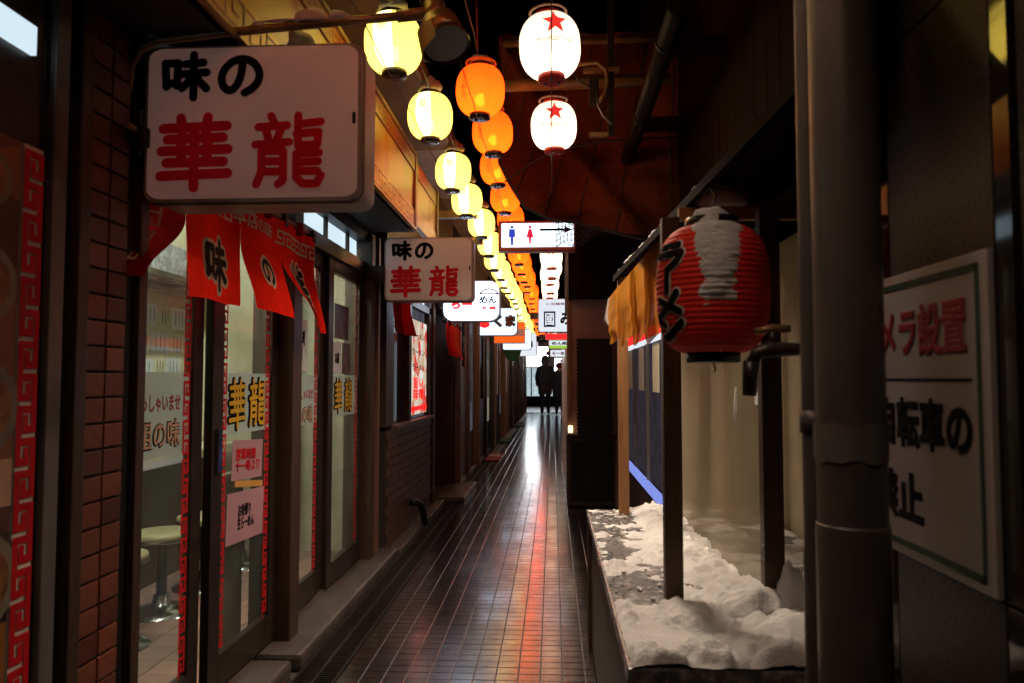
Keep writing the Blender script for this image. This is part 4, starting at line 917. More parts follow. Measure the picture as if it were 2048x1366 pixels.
litsign('green and white lit sign below the red band', -.08, .45, 1.885, 2.09, 17, 'litgreen', .02, lambda t, cx, cz, y: (bx('white_panel', M['litwhite2'], t, cx - .26, cx + .2, y - .004, y - .001, cz - .03, cz + .08), text('lettering', 'めん処', M['ink'], t, (cx - .02, y - .004, cz + .02), X3, Z3, NY, .36, .08, .05)), 'signwhite')
litsign('white lit sign with red lettering at the far right', -.06, .5, 1.79, 1.98, 20, 'litwhite2', .02, lambda t, cx, cz, y: text('lettering', 'らーめん', M['redink'], t, (cx, y, cz), X3, Z3, NY, .44, .09, .05), 'signwhite')

# ---- toilet sign
ts = thing('toilet_sign', 'lit white toilet sign with two figures and an arrow pointing right', 'sign', (-.13, 6.4, 2.43))
bx('sign_box', M['red_lac'], ts, -.465, .20, 6.41, 6.53, 2.30, 2.565, bev=.004); bx('sign_face', M['litwhite'], ts, -.435, .185, 6.40, 6.409, 2.335, 2.54)
def fig(cx, m, skirt):
    q_ = MB(); y = 6.398; n = 14
    q_.prism([(.0135 * math.cos(2 * math.pi * i / n), .0135 * math.sin(2 * math.pi * i / n)) for i in range(n)], (cx, y, 2.507), X3, Z3, (0, -.002, 0))
    if skirt: q_.prism([(-.012, .05), (.012, .05), (.032, -.025), (.012, -.025), (.006, -.085), (-.006, -.085), (-.012, -.025), (-.032, -.025)], (cx, y, 2.44), X3, Z3, (0, -.002, 0))
    else: q_.prism([(-.025, .05), (.025, .05), (.028, -.02), (.012, -.02), (.010, -.09), (-.010, -.09), (-.012, -.02), (-.028, -.02)], (cx, y, 2.44), X3, Z3, (0, -.002, 0))
    q_.build('man_figure' if not skirt else 'woman_figure', M[m], ts)
fig(-.345, 'figblue', False); fig(-.19, 'figred', True)
MB().prism([(-.15, .010), (.06, .010), (.06, .032), (.125, 0), (.06, -.032), (.06, -.010), (-.15, -.010)], (.045, 6.398, 2.482), X3, Z3, (0, -.002, 0)).build('arrow', M['ink'], ts)

# ================================================================== RIGHT SIDE
gw = thing('granite_wall', 'dark speckled granite wall at the right edge', 'wall', (.6, 0, 0))
bx('core', M['black'], gw, .62, 1.3, -3, 1.56, 0, 4.2)
for y0, y1, m_ in ((-3, -1.6, 'granite'), (-1.594, -.3, 'granite'), (-.294, .985, 'granite'), (1.003, 1.042, 'granitep'), (1.045, 1.358, 'granite'), (1.361, 1.56, 'granitep')):
    for z0, z1 in ((.0, .9), (.904, 1.78), (1.784, 3.2)): bx('stone_panel', M[m_], gw, .6, .62, y0, y1, z0, z1, bev=.0015)
cs = thing('camera_notice', 'white notice with red and black characters and green border behind the grey pipe', 'notice', (.59, 1.3, 1.14))
bx('board', M['noticew'], cs, .5895, .599, 1.045, 1.72, .905, 1.378, bev=.002)
m = MB()
for a in ((1.068, 1.70, 1.352, 1.362), (1.068, 1.70, .921, .931), (1.066, 1.074, .921, 1.362)): m.box(.5875, .589, *a)
m.build('green_border', M['greendark'], cs)
MB().box(.5875, .589, 1.09, 1.69, 1.197, 1.201).build('divider', M['ink'], cs)
text('red_lettering', '防犯カメラ設置', M['dullred'], cs, (.589, 1.348, 1.278), NY, Z3, NX, .50, .088, .045)
text('black_lettering', '内自転車の', M['ink'], cs, (.589, 1.283, 1.128), NY, Z3, NX, .385, .085, .045)
text('black_lettering', '駐輪禁止', M['ink'], cs, (.589, 1.415, 1.005), NY, Z3, NX, .36, .085, .045)
pp = thing('drain_pipe', 'thick grey plastic drain pipe running up in the right foreground', 'pipe', (.444, 1.15, 0))
MB().cyl((.444, 1.15, 0), (.444, 1.15, .985), .0515, n=40, cap=False).cyl((.444, 1.15, .985), (.444, 1.15, .987), .0515, .049, 40, cap=False).cyl((.444, 1.15, .987), (.444, 1.15, 4.2), .049, n=40, cap=False).build('tube', M['pvc'], pp)
for z in (.45, 2.4):
    MB().cyl((.444, 1.15, z), (.444, 1.15, z + .025), .0525, n=40).build('clamp', M['steel_dark'], pp); bx('clamp_arm', M['steel_dark'], pp, .49, .6, 1.14, 1.16, z + .004, z + .02)
for r_, x_, y_, par_ in ((.0495, .444, 1.15, pp),):
    m = MB(); nn_ = 40; rg_ = []
    for j in range(7):
        z_ = 1.080 + .055 * j / 6; rg_.append([m.bm.verts.new((x_ + (r_ + .0015 + .003 * abs(noise.noise(Vector((math.cos(2 * math.pi * i / nn_) * 4, math.sin(2 * math.pi * i / nn_) * 4, j * .9))))) * math.cos(2 * math.pi * i / nn_), y_ + (r_ + .0015 + .003 * abs(noise.noise(Vector((math.cos(2 * math.pi * i / nn_) * 4, math.sin(2 * math.pi * i / nn_) * 4, j * .9))))) * math.sin(2 * math.pi * i / nn_), z_ + .008 * noise.noise(Vector((i * .3, j, 2))))) for i in range(nn_)])
    for A_, B_ in zip(rg_, rg_[1:]):
        for i in range(nn_): f = m.bm.faces.new((A_[i], A_[(i + 1) % nn_], B_[(i + 1) % nn_], B_[i])); f.smooth = True
    m.build('tape_wrap', M['tape'], par_)
p2 = thing('thin_pipe', 'thin grey pipe standing just left of the thick drain pipe', 'pipe', (.413, 1.22, 0))
MB().cyl((.413, 1.22, 0), (.413, 1.22, .93), .0185, n=24, cap=False).cyl((.413, 1.22, .93), (.413, 1.22, 4.2), .017, n=24, cap=False).build('tube', M['pvc'], p2)
MB().cyl((.413, 1.22, 1.115), (.413, 1.22, 1.15), .0205, n=24).build('coupling', M['pvc'], p2)
tap = thing('water_tap', 'brass and black water tap with a short black hose beside the lantern', 'tap', (.46, 1.6, 1.26))
MB().tube([(.60, 1.6, 1.262), (.52, 1.6, 1.262), (.455, 1.6, 1.262), (.43, 1.6, 1.255), (.418, 1.6, 1.235)], [.013, .013, .018, .014, .013], 12).build('spout', M['steel_dark'], tap)
MB().cyl((.462, 1.6, 1.27), (.462, 1.6, 1.30), .009, n=10).build('stem', M['steel_dark'], tap)
MB().tube([(.425, 1.6, 1.300), (.462, 1.6, 1.306), (.498, 1.6, 1.305)], [.007, .010, .008], 10).build('handle', M['bronze'], tap)
MB().tube([(.418, 1.6, 1.237), (.414, 1.6, 1.21), (.412, 1.6, 1.165)], [.017, .016, .014], 12).build('hose', M['rubber'], tap)

# ---- snowy stall
st = thing('food_stall', 'timber stall with a snow covered table, posts and clear plastic side', 'stall', (.55, 2.5, 0))
MB().box(.155, .94, 1.60, 3.5, .565, .60, bev=.006).build('table_top', M['tabletop'], st)
m = MB(); m.box(.172, .19, 1.63, 3.47, .02, .565); m.box(.172, .94, 1.625, 1.645, .02, .56); m.build('side_board', M['tableside'], st)
for x, y in ((.2, 1.66), (.2, 3.42)): bx('leg', M['wood'], st, x - .045, x - .005, y - .025, y + .025, 0, .565)
for (x, y, m_, h, w_) in ((.316, 2.02, 'wood', 1.632, .047), (.545, 1.92, 'wood', 1.632, .05), (.316, 3.39, 'woodlight', 1.66, .045), (.765, 3.33, 'woodlight', 1.7, .045)):
    bx('post', M[m_], st, x - w_ / 2, x + w_ / 2, y - .02, y + .02, .60, h, bev=.003)
bx('cross_bar', M['beamwood'], st, .345, .96, 2.045, 2.07, 1.632, 1.668, bev=.003)
# roof sheet and eave, slightly skewed as in the photo
e0, e1 = Vector((.295, 3.45, 1.655)), Vector((.435, 1.28, 1.70))
m = MB()
v = [m.bm.verts.new(p) for p in (e0, e1, Vector((.60, 1.28, 1.92)), Vector((1.0, 1.6, 2.2)), Vector((1.0, 3.45, 2.1)))]
v2 = [m.bm.verts.new(p.co + Vector((0, 0, .02))) for p in v]
m.bm.faces.new(v[::-1]); m.bm.faces.new(v2)
for i in range(5): m.bm.faces.new((v[i], v[(i + 1) % 5], v2[(i + 1) % 5], v2[i]))
m.build('roof_sheet', M['soot'], st)
d = (e1 - e0); L = d.length; dn = d.normalized(); mt3 = Matrix((dn, Vector((0, 0, 1)).cross(dn), Vector((0, 0, 1)))).transposed()
MB().obox((e0 + e1) / 2 + Vector((-.010, 0, .004)), (L, .014, .026), mt3).build('eave_board', M['soot'], st)
# corrugated sheet along x = .53
def corr(x, y0, y1, z0, z1, name, m_, alongx=False):
    m = MB(); n = int((y1 - y0) / .008); A = []
    for i in range(n + 1):
        y = y0 + (y1 - y0) * i / n; dx = .0028 * math.sin(y * 2 * math.pi / .032)
        A.append([m.bm.verts.new(((y, x + dx, z) if alongx else (x + dx, y, z))) for z in (z0, z0 + (z1 - z0) * .5, z1)])
    for a, b in zip(A, A[1:]):
        for j in (0, 1): f = m.bm.faces.new((a[j], b[j], b[j + 1], a[j + 1])); f.smooth = True
    return m.build(name, M[m_], st)
corr(.56, 1.95, 3.40, .60, 1.62, 'plastic_sheet', 'plasticw')
corr(3.36, .57, .95, .60, 1.62, 'plastic_sheet', 'plasticw', True)
bx('back_wall', M['cream'], st, .97, 1.0, 1.58, 3.5, 0, 1.78)
bx('paper_tag', M['paperw'], st, .552, .553, 2.05, 2.09, 1.13, 1.165)
MB().tube([(.548, 2.28, 1.175), (.546, 2.28, 1.12), (.543, 2.28, 1.06)], [.003, .006, .004], 8).build('icicle', M['whitepl'], st)
# snow on the table
def snow_table():
    m = MB(); x0, x1, y0, y1 = .163, .93, 1.60, 3.49; nx, ny = 96, 236; gv = {}; H = {}
    for i in range(nx + 1):
        for j in range(ny + 1):
            x = x0 + (x1 - x0) * i / nx; y = y0 + (y1 - y0) * j / ny; p = Vector((x, y, 0))
            n1 = noise.fractal(p * 7.0, 1.0, 2.0, 5); n2_ = noise.fractal(p * 18 + Vector((3, 1, 0)), .9, 2.0, 4)
            h = -.006 + .020 * n1 + .014 * n2_
            h += .036 * math.exp(-((x - .50 + .05 * (y - 2)) / .08) ** 2) * (1 if y > 1.85 else .25)          # ridge along the plastic sheet
            h += .048 * math.exp(-((x - .34) / .10) ** 2 - ((y - 1.93) / .13) ** 2)                           # mound at the post foot
            h += .034 * math.exp(-((y - 1.66) / .11) ** 2) * (1 + .5 * n1) * (1 if x < .36 else max(.2, 1 - (x - .36) / .1))                                    # front ridge
            h += .020 * max(0, min(1, (x - .34) / .12)) + .035 * max(0, min(1, (x - .38) / .2)) * math.exp(-((y - 1.86) / .22) ** 2) if y < 2.1 else 0                    # drift to the wall
            h += .014 * math.exp(-((y - 2.6) / .25) ** 2) * (1 if x < .45 else .5)
            h += .02 * math.exp(-((x - .19) / .03) ** 2 - ((y - 2.05) / .3) ** 2)
            h -= .050 * math.exp(-((x - .235) / .06) ** 2 - ((y - 2.14) / .17) ** 2)                           # bare wet patch
            h -= .028 * math.exp(-((x - .22) / .05) ** 2 - ((y - 2.75) / .2) ** 2)
            pit = math.exp(-((x - .245) / .05) ** 2 - ((y - 1.76) / .055) ** 2); h -= .07 * pit                         # dug out hole
            h -= .03 * math.exp(-((x - .36) / .04) ** 2 - ((y - 1.68) / .03) ** 2)
            n3 = noise.noise(p * 34 + Vector((0, 7, 2))); n4 = noise.noise(p * 75)
            if h > 0: h += .0035 * noise.noise(p * 150) + (.019 * abs(n3) + .012 * abs(n4) - .006) * min(1, h / .02) * (1 if x < .43 or y > 1.95 else .12)
            if y < 2.0 and x < .42: h = max(h, .007 + .008 * n1)
            edge = min(1, (x - x0) / .012, (x1 - x) / .012, (y - y0) / .02 + .25)
            h = h * max(0, edge) if h > 0 else h
            H[i, j] = h; gv[i, j] = m.bm.verts.new((x + .004 * n2_, y + .004 * n1, .601 + max(h, -.0005)))
    for i in range(nx):
        for j in range(ny):
            if max(H[i, j], H[i + 1, j], H[i, j + 1], H[i + 1, j + 1]) > .0005:
                f = m.bm.faces.new((gv[i, j], gv[i + 1, j], gv[i + 1, j + 1], gv[i, j + 1])); f.smooth = True
    loose = [v for v in m.bm.verts if not v.link_faces]; bmesh.ops.delete(m.bm, geom=loose, context='VERTS')
    # crumbs
    for i in range(170):
        x = random.uniform(.175, .52); y = random.uniform(1.7, 3.45); r = random.choice((.003, .004, .005, .008))
        mt = Matrix.Translation((x, y, .602 + r * .5)) @ Matrix.Rotation(random.random() * 6, 4, 'Z') @ Matrix.Diagonal((r * 1.3, r, r * .8, 1)); bmesh.ops.create_icosphere(m.bm, subdivisions=1, radius=1.0, matrix=mt)
    o = m.build('table_snow', M['snow'], None, loc=(.5, 2.5, .6)); tag(o, 'lumpy trodden snow lying over the stall table', 'snow', kind='stuff')
snow_table()
lump('snow_clump', 'snow clinging to the foot of the dark post by the wall', (.575, 1.875, .60), .035, .03, .11, 21)
lump('snow_heap', 'rounded shade-grey snow heap lying on the stall roof bar above the red lantern', (.462, 2.055, 1.668), .068, .04, .060, 31, m='snowshaded')
es = MB()
for i in range(15):
    t = random.uniform(.05, .52); p = e0 + d * t; sp_ = []
    bmesh.ops.create_icosphere(es.bm, subdivisions=2, radius=1.0, matrix=Matrix.Translation(p + Vector((-.008, 0, .018 + random.uniform(0, .004)))) @ Matrix.Rotation(random.uniform(-.2, .2), 4, 'Z') @ Matrix.Diagonal((random.uniform(.006, .013), random.uniform(.02, .06), random.uniform(.003, .007), 1)))
tag(es.build('eave_snow', M['snow'], None, loc=(.35, 2.4, 1.7)), 'thin broken line of snow along the stall eave', 'snow', kind='stuff')

# ---- red lantern
RL = (.37, 1.75, 1.405)
rl = thing('ramen_lantern', 'big unlit red lantern with a white snow streak and black kana', 'lantern', RL)
def rprof(z):
    t = max(-1, min(1, z / .145)); base = .062 + (.126 - .062) * (1 - abs(t) ** 3.0) ** .55; return base + .0022 * abs(math.sin(z * math.pi / .0125))
m = MB(); m.lathe([(rprof(-.145 + .29 * i / 116), -.145 + .29 * i / 116) for i in range(117)], 56, RL); m.build('shade', M['lantred'], rl)
MB().lathe([(.0, -.144), (.055, -.144), (.06, -.146), (.06, -.166), (.055, -.168), (.0, -.166)], 30, RL).build('bottom_cap', M['capblack'], rl)
MB().lathe([(.055, .144), (.0605, .146), (.0605, .166), (.054, .167), (.0, .15)], 30, RL).build('top_cap', M['capblack'], rl)
MB().tube([(RL[0], RL[1], RL[2] + .15), (RL[0] + .004, RL[1], RL[2] + .20), (RL[0] + .012, RL[1] + .01, RL[2] + .225), (RL[0] + .004, RL[1] + .03, RL[2] + .245), (RL[0] - .008, RL[1] + .03, RL[2] + .225)], .0035, 8).build('hook', M['rubber'], rl)
MB().tube([(RL[0], RL[1], RL[2] - .166), (RL[0] + .004, RL[1], RL[2] - .185), (RL[0], RL[1], RL[2] - .19)], .002, 6).build('tassel_loop', M['redcord'], rl)
def onr(a0, z0, lift=.004):
    def f(px, py, pz):
        z = z0 + py; a = a0 + px / .126; r = rprof(z) * 0 + (.062 + (.126 - .062) * (1 - min(1, abs(z / .145)) ** 3.0) ** .55) + lift + pz
        return Vector((RL[0] + r * math.sin(a), RL[1] - r * math.cos(a), RL[2] + z))
    return f
RA = [[(.18, .90), (.80, .92)], [(.05, .62), (.90, .64), (.80, .36), (.50, .08)]]; BAR = [[(.5, 1), (.53, .5), (.48, 0)]]; ME = [[(.80, .98), (.55, .45), (.10, .04)], [(.22, .70), (.55, .45), (.88, .22)]]; NN = [[(.08, .90), (.32, .72)], [(.06, .12), (.45, .28), (.92, .80)]]
for ch, z0, w_, h_ in ((RA, .066, .095, .066), (BAR, .012, .022, .046), (ME, -.040, .092, .056), (NN, -.095, .088, .050)):
    m = MB(); m.strokes(ch, (0, 0, 0), X3, Y3, Z3, w_, h_, .024, f=onr(-1.06, z0, .0035)); m.build('kana_outline', M['whiteink'], rl, recalc=False)
    m = MB(); m.strokes(ch, (0, 0, 0), X3, Y3, Z3, w_, h_, .0155, f=onr(-1.06, z0, .0065)); m.build('kana', M['ink'], rl, recalc=False)
# snow frozen on the front ribs and piled on top
m = MB(); na, nzz = 44, 110; gv = {}; H = {}
for i in range(na + 1):
    for j in range(nzz + 1):
        a = -.85 + 1.5 * i / na; z = -.10 + .25 * j / nzz; zz = (z + .10) / .25
        nn_ = noise.fractal(Vector((a * 2.2, z * 34, 1)), 1, 2, 4); nb = noise.noise(Vector((a * 3, z * 160, 4)))
        half = .34 + .12 * zz + .05 * math.sin(zz * 9); ac = -.08
        rib = abs(math.sin(z * math.pi / .0125))
        h = .010 * (1 - ((a - ac) / half) ** 2) + (.006 if zz < .5 else .003) * nn_ - .0035 * (1 - zz) + (.007 * rib - .0065) * max(0, .62 - zz) * 1.7 + .003 * nb * (1.0 - zz) - .020 * max(0, .32 - zz) / .32 * (1 + .8 * math.sin(a * 9 + 2))
        if zz > .86: h += .016 * (zz - .86) / .14
        H[i, j] = h; r = (.062 + (.126 - .062) * (1 - min(1, abs(z / .145)) ** 3.0) ** .55) + .0005 + max(h, 0)
        if z > .145: r = .062
        gv[i, j] = m.bm.verts.new((RL[0] + r * math.sin(a), RL[1] - r * math.cos(a), RL[2] + z))
for i in range(na):
    for j in range(nzz):
        if max(H[i, j], H[i + 1, j], H[i, j + 1], H[i + 1, j + 1]) > .0005: f = m.bm.faces.new((gv[i, j], gv[i + 1, j], gv[i + 1, j + 1], gv[i, j + 1])); f.smooth = True
bmesh.ops.delete(m.bm, geom=[v for v in m.bm.verts if not v.link_faces], context='VERTS')
m.build('snow_streak', M['snow'], rl)
lump('snow_cap', None, (RL[0] - .004, RL[1] - .022, RL[2] + .132), .050, .048, .040, 12.5, parent=rl)

# ---- amber sheet tied under the eave
def cloth(name, lbl, top, bot, m_, folds, amp, cat='sheet'):
    m = MB(); nu, nv = 46, 22; gv = []
    for i in range(nu + 1):
        u = i / nu; a = Vector(top[0]).lerp(Vector(top[1]), u); b = Vector(bot[0]).lerp(Vector(bot[1]), u); row = []
        for j in range(nv + 1):
            v = j / nv; p = a.lerp(b, v); s = math.sin(u * folds * math.pi * 2 + 1.5 * v) + .5 * math.sin(u * folds * 5.1 + 3 * v)
            n_ = noise.noise(Vector((u * 5, v * 4, 2)))
            row.append(m.bm.verts.new(p + Vector((.3 * amp * n_ * v, -amp * s * (.25 + .75 * v) , .018 * n_ * v + .012 * s * v))))
        gv.append(row)
    for i in range(nu):
        for j in range(nv): f = m.bm.faces.new((gv[i][j], gv[i + 1][j], gv[i + 1][j + 1], gv[i][j + 1])); f.smooth = True
    o = m.build(name, M[m_], None, loc=top[0]); return tag(o, lbl, cat)
cloth('plastic_sheet', 'crumpled amber plastic sheet hanging from the stall eave left of the red lantern', [(.405, 2.75, 1.73), (.222, 3.0, 1.52)], [(.385, 2.8, 1.35), (.225, 2.95, 1.34)], 'amber', 3.7, .05)
cloth('plastic_scrap', 'white plastic scrap poking out beside the amber sheet', [(.245, 3.0, 1.54), (.222, 3.0, 1.52)], [(.235, 3.0, 1.44), (.205, 3.0, 1.415)], 'whitepl', 1.2, .008)
# ---- glass shop front behind the stall
gs = thing('glass_shop', 'shop window with bluish glass and a glowing blue sill behind the stall', 'shop', (.62, 5.2, 0))
bx('base_wall', M['wood'], gs, .60, .9, 3.6, 6.95, 0, .48)
bx('lit_sill', M['bluetube'], gs, .585, .62, 3.7, 6.6, .50, .545)
for y0, y1 in ((3.55, 4.25), (4.30, 4.95), (5.0, 5.7), (5.75, 6.6)): bx('window_pane', M['bluewin'], gs, .63, .64, y0, y1, .55, 1.43)
for yy in (3.5, 4.25, 4.95, 5.7, 6.6): bx('mullion', M['alum'] if yy > 4 else M['wood'], gs, .612, .65, yy, yy + .03, .48, 1.9)
bx('lit_header', M['litwhite2'], gs, .61, .65, 3.55, 6.6, 1.43, 1.46); bx('red_header', M['litred'], gs, .622, .65, 3.55, 6.6, 1.462, 1.53)
for yy, lb in ((4.45, 'pale menu card'), (5.2, 'cream menu card'), (5.95, 'pinkish menu card')):
    t = thing('menu_card', lb + ' in the bluish shop window', 'card', (.628, yy, 1.3)); bx('sheet', M['papery'], t, .6262, .628, yy, yy + .30, 1.12, 1.42)
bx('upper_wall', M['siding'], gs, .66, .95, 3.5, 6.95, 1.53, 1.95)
tag(MB().box(.598, .606, 3.30, 3.33, 1.40, 1.52).build('green_led_strip', M['greenled'], None, loc=(.6, 3.3, 1.45)), 'tiny green glowing strip beside the red lantern', 'light')
# ---- cabinet, menu board, lamp
cb = thing('cabinet', 'dark wooden cabinet on the floor under the black board', 'cabinet', (.36, 7.1, 0)); bx('body', M['wood'], cb, .137, .58, 7.1, 7.6, .02, .66, bev=.006)
bx('cabinet_top', M['wood'], cb, .13, .6, 7.08, 7.6, .66, .68); bx('door_panel', M['black'], cb, .17, .36, 7.088, 7.098, .06, .62); bx('door_panel', M['black'], cb, .37, .56, 7.088, 7.098, .06, .62)
bb = thing('black_board', 'black menu board with fringed left edge standing on the cabinet', 'board', (.39, 7.0, .64)); bx('panel', M['black'], bb, .235, .55, 7.0, 7.03, .685, 1.577)
m = MB()
for i in range(26): m.cyl((.225, 7.01, .70 + i * .034), (.238, 7.01, .712 + i * .034), .012, .006, 8)
m.build('fringe', M['black'], bb)
lp = thing('floor_lamp', 'small warm lamp glowing on the cabinet edge', 'lamp', (.165, 7.09, .68)); MB().box(.145, .19, 7.06, 7.11, .695, .765, bev=.012).build('shade', M['lamp'], lp); MB().box(.15, .185, 7.065, 7.105, .68, .694).build('base', M['bronze'], lp)
# ---- end wall of the next shop with overhanging upper storey
us = thing('next_shop', 'shop with pinkish plaster end wall and dark overhanging upper floor on the right', 'shop', (.5, 7.2, 0))
bx('end_wall', M['pinkwall'], us, .175, 1.0, 7.15, 7.3, 0, 1.96); bx('corner_post', M['woodlight'], us, .14, .176, 7.14, 7.3, 0, 1.96)
bx('side_wall', M['wood'], us, .36, 1.0, 7.3, 20, 0, 3.0); bx('side_wall', M['signwhite'], us, .33, 1.0, 20, 26.5, 0, 2.6)
bx('bay_core', M['black'], us, .17, 1.0, 6.9, 9, 1.97, 3.6)
y0 = .165
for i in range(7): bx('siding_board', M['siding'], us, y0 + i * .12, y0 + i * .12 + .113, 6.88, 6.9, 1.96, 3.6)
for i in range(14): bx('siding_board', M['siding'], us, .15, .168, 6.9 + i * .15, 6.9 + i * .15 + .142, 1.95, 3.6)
for i, yy in enumerate((8.5, 10.5, 13, 16, 19, 22, 25)): bx('lit_door', M[('litwin', 'litwin2', 'endcyan')[i % 3]], us, .345, .358, yy, yy + .9, .4, 1.85)
for i, yy in enumerate((9.8, 12.2, 15, 18, 21, 24, 26.3)): bx('white_post', M['signwhite'], us, .30, .358, yy, yy + .08, 0, 2.3)
# ---- upper right facade with boards, ducts
uf = thing('upper_facade', 'dark timber upper facade above the stall on the right', 'building', (.8, 4, 2))
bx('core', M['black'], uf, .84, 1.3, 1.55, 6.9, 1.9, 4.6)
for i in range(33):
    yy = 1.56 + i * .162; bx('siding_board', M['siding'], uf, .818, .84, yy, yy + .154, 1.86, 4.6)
for i, yy in enumerate((2.4, 3.5, 4.6, 5.7)): bx('rafter', M['black'], uf, .55, .84, yy, yy + .06, 2.74, 2.82)
dp = thing('duct_pipe', 'long dark duct pipe running under the right upper facade', 'pipe', (.5, 4, 2.7)); MB().cyl((.50, 2.9, 2.66), (.50, 6.8, 2.66), .045, n=20).build('duct', M['black'], dp)
for yy in (3.2, 4.1, 5.0): MB().cyl((.50, yy, 2.66), (.50, yy + .03, 2.66), .051, n=20).build('duct_band', M['black'], dp)
def pipe(lbl, pts, r, m_='beamwood', name='bent_pipe'): tag(MB().tube(pts, r, 10).build(name, M[m_], None, loc=pts[0]), lbl, 'pipe')
pipe('orange lit pipe bent in a loop right of the lower star lantern', [(.14, 3.9, 2.86), (.24, 3.9, 2.87), (.285, 3.9, 2.83), (.295, 3.9, 2.76), (.28, 3.9, 2.70), (.245, 3.9, 2.65)], .011)
pipe('thin grey hose drooping right of the lower star lantern', [(.235, 3.85, 2.70), (.24, 3.85, 2.62), (.27, 3.85, 2.56), (.31, 3.85, 2.52)], .006, 'alum')
pipe('black sagging cable joining a star lantern to the wall bracket', [(.02, 3.5, 2.80), (.07, 3.6, 2.74), (.14, 3.7, 2.69), (.22, 3.8, 2.68)], .004, 'cord', 'sagging_cable')
pipe('warm lit cross pipe spanning behind the upper star lantern', [(-.36, 4.4, 2.95), (.2, 4.4, 2.96), (.7, 4.4, 2.97)], .035, 'beamwood', 'cross_pipe')
pipe('slimmer cross pipe high behind the lanterns', [(-.30, 4.6, 3.30), (.7, 4.6, 3.31)], .022, 'beamwood', 'cross_pipe')
jb = thing('junction_box', 'dark junction box on a bracket beside the pipe loop', 'box', (.24, 3.95, 2.75)); bx('case', M['steel_dark'], jb, .20, .25, 3.93, 3.99, 2.66, 2.80, bev=.004); bx('bracket', M['beamwood'], jb, .17, .36, 3.94, 3.98, 2.84, 2.86); bx('bracket', M['beamwood'], jb, .20, .30, 3.94, 3.98, 2.49, 2.51)
bx('conduit', M['steel_dark'], jb, .30, .335, 3.95, 3.985, 2.5, 3.6)
# ---- netting
nt_ = thing('bird_net', 'sagging brown netting hung between the lanterns and the right wall', 'net', (.2, 4.8, 2.4))
edge = [(-.338, 3.4), (-.340, 2.95), (-.337, 2.60), (-.272, 2.463), (-.175, 2.308), (-.013, 2.225), (.147, 2.206), (.30, 2.16), (.55, 2.10), (.82, 2.05)]
m = MB(); NU, NV = 40, 26; rows = []
for i in range(NU + 1):
    s = i / NU * (len(edge) - 1); k = min(int(s), len(edge) - 2); f_ = s - k; ex = edge[k][0] + (edge[k + 1][0] - edge[k][0]) * f_; ez = edge[k][1] + (edge[k + 1][1] - edge[k][1]) * f_
    row = []
    for j in range(NV + 1):
        v = j / NV; tx, tz = (-.30 + 1.12 * i / NU), 3.45; x = ex + (tx - ex) * v; z = ez + (tz - ez) * v
        yy = 4.8 + .25 * math.sin(math.pi * v) * math.sin(i / NU * 3) + .05 * noise.noise(Vector((x * 5, z * 5, 0))) - .10 * max(0, 1 - abs((x - .1) * 1.6 + (z - 2.75) * 1.1) * 5)
        row.append(m.bm.verts.new((x, yy, z)))
    rows.append(row)
for i in range(NU):
    for j in range(NV): f = m.bm.faces.new((rows[i][j], rows[i + 1][j], rows[i + 1][j + 1], rows[i][j + 1])); f.smooth = True
rows = [[v_.co.copy() for v_ in row] for row in rows]
m.build('net_sheet', M['netc'], nt_)
m = MB(); m.tube([(x, 4.78 - .01, z - .004) for x, z in edge], .012, 8); m.build('hem_rope', M['netd'], nt_)
m = MB()
for k_ in range(7):   # sewn seams down the netting and one wire across it
    ii = 3 + k_ * 6; m.tube([rows[ii][j].copy() + Vector((0, -.012, 0)) for j in range(0, NV + 1, 2)], .004, 5)
m.tube([Vector((-.30, 4.70, 2.45)), Vector((-.16, 4.70, 2.55)), Vector((0, 4.69, 2.64)), Vector((.3, 4.70, 2.70)), Vector((.8, 4.75, 2.74))], .006, 6)
m.build('seam', M['netd'], nt_)
m = MB()
def nv_(u, v): 
    x = .03 + .36 * u; return Vector((x, 5.9 + .1 * math.sin(u * 5), 2.56 - .32 * v * (1 - .2 * u) + .02 * math.sin(u * 9)))
for i in range(26):
    m.tube([nv_(i / 25, v / 9) + Vector((.007 * math.sin(i * 3.3 + v), 0, 0)) for v in range(10)], .0024, 4)
for j in range(22):
    m.tube([nv_(v / 11, j / 21) + Vector((0, 0, .008 * math.sin(j * 2.1 + v * 2))) for v in range(12)], .0024, 4)
o = m.build('net_mesh', M['netd'], nt_); o['kind'] = 'stuff'

# ================================================================== END OF THE ALLEY
eb = thing('street_building', 'brightly lit shop across the street at the end of the alley', 'building', (0, 33, 0))
bx('wall', M['siding'], eb, -8, 8, 33, 34, 0, 9)
bx('lit_window', M['endwhite'], eb, -1.35, -.2, 32.9, 32.98, 1.75, 2.6); bx('lit_window', M['endcyan'], eb, -1.35, .9, 32.92, 32.98, .45, 1.7); bx('lit_sign', M['endwhite'], eb, .1, 1.4, 32.85, 32.95, 1.55, 2.1)
for x in (-.95, -.5, 0, .5): bx('mullion', M['frame'], eb, x, x + .05, 32.88, 32.91, .4, 1.75)
text('lettering', '食堂', M['redink'], eb, (.55, 32.84, 2.0), X3, Z3, NY, .6, .15, .05)
bx('window_base', M['black'], eb, -2, 1.6, 32.9, 32.99, 0, .45)
struct(MB().box(-12, 12, 27.2, 33, -.018, .0).build('street', M['concrete']))

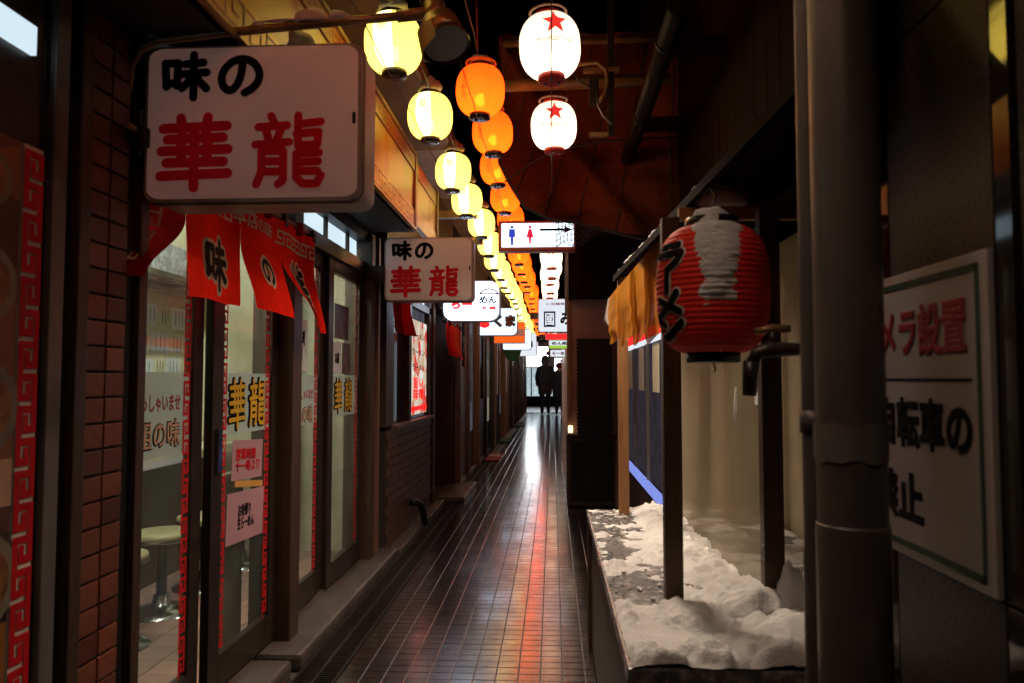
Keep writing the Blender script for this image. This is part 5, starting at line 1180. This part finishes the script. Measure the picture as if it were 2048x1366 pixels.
# ---- people seen from behind
def person(lbl, x, y, h, hat, stride, coat='coat'):
    k = h / 1.75; V = [(0, 0, .95), (0, 0, 1.12), (0, .01, 1.30), (0, .01, 1.44), (0, .0, 1.53), (0, -.01, 1.66), (0, -.01, 1.76)]
    Rr = [.17, .165, .19, .165, .075, .105, .075]; E_ = [(0, 1), (1, 2), (2, 3), (3, 4), (4, 5), (5, 6)]
    def add(p, r, par): V.append(p); Rr.append(r); E_.append((par, len(V) - 1)); return len(V) - 1
    for s in (-1, 1):
        a = add((.09 * s, 0, .86), .115, 0); b = add((.095 * s, .05 * stride * s + .01, .48), .080, a); c = add((.095 * s, .12 * stride * s, .10), .058, b); add((.10 * s, .12 * stride * s + .12, .045), .045, c)
        a = add((.19 * s, .0, 1.42), .085, 3); b = add((.255 * s, -.02, 1.16), .070, a); c = add((.245 * s, .10 - .08 * s * stride, .93), .055, b); add((.235 * s, .14 - .08 * s * stride, .85), .042, c)
    me = bpy.data.meshes.new('body'); me.from_pydata([Vector((p[0] * k, p[1] * k, p[2] * k)) for p in V], E_, [])
    o = bpy.data.objects.new('body', me); COL.objects.link(o)
    sm = o.modifiers.new('skin', 'SKIN'); 
    for i, sv in enumerate(me.skin_vertices[0].data): sv.radius = (Rr[i] * k, Rr[i] * k * (.72 if i in (0, 1, 2, 3) else 1)); sv.use_root = (i == 0)
    ss = o.modifiers.new('sub', 'SUBSURF'); ss.levels = 2; ss.render_levels = 2
    dg = bpy.context.evaluated_depsgraph_get(); dg.update(); me2 = bpy.data.meshes.new_from_object(o.evaluated_get(dg)); bpy.data.objects.remove(o)
    me2.materials.clear()
    for mm_ in ('trousers', 'skin'): me2.materials.append(M[mm_])
    for p in me2.polygons:
        p.use_smooth = True; z = p.center.z / k; p.material_index = 1 if (1.50 < z < 1.80 or (.80 < z < .90 and abs(p.center.x) > .2 * k)) else 0
    t = thing('person', lbl, 'person', (x, y, 0)); b = bpy.data.objects.new('body', me2); COL.objects.link(b); b.parent = t; ORG[b.name] = ORG[t.name]
    m = MB(); m.lathe([(.21, .62), (.225, .80), (.215, 1.0), (.225, 1.2), (.22, 1.36), (.15, 1.46), (.10, 1.50)], 20)
    for v in m.bm.verts: v.co = Vector((x + v.co.x * k, y + v.co.y * .75 * k, v.co.z * k))
    m.build('coat', M[coat], t)
    m = MB(); bmesh.ops.create_icosphere(m.bm, subdivisions=3, radius=1)
    for v in m.bm.verts:
        s = 1.0 if v.co.z > -.2 else 1.1
        v.co = Vector((x + v.co.x * .135 * k * s, y - .02 * k + v.co.y * .14 * k * s, (1.67 if hat == 'hood' else 1.70) * k + v.co.z * (.17 if hat == 'hood' else .11) * k))
    for f in m.bm.faces: f.smooth = True
    m.build('hood' if hat == 'hood' else 'knit_hat', M['hood'] if hat == 'hood' else M['redhat'], t)
    return t
person('person in black coat with grey hood walking away at the alley end', -.25, 25.6, 1.92, 'hood', 1, 'coatgrey')
person('person in black with dark red hat beside the hooded walker', .23, 25.0, 1.70, 'hat', -1)
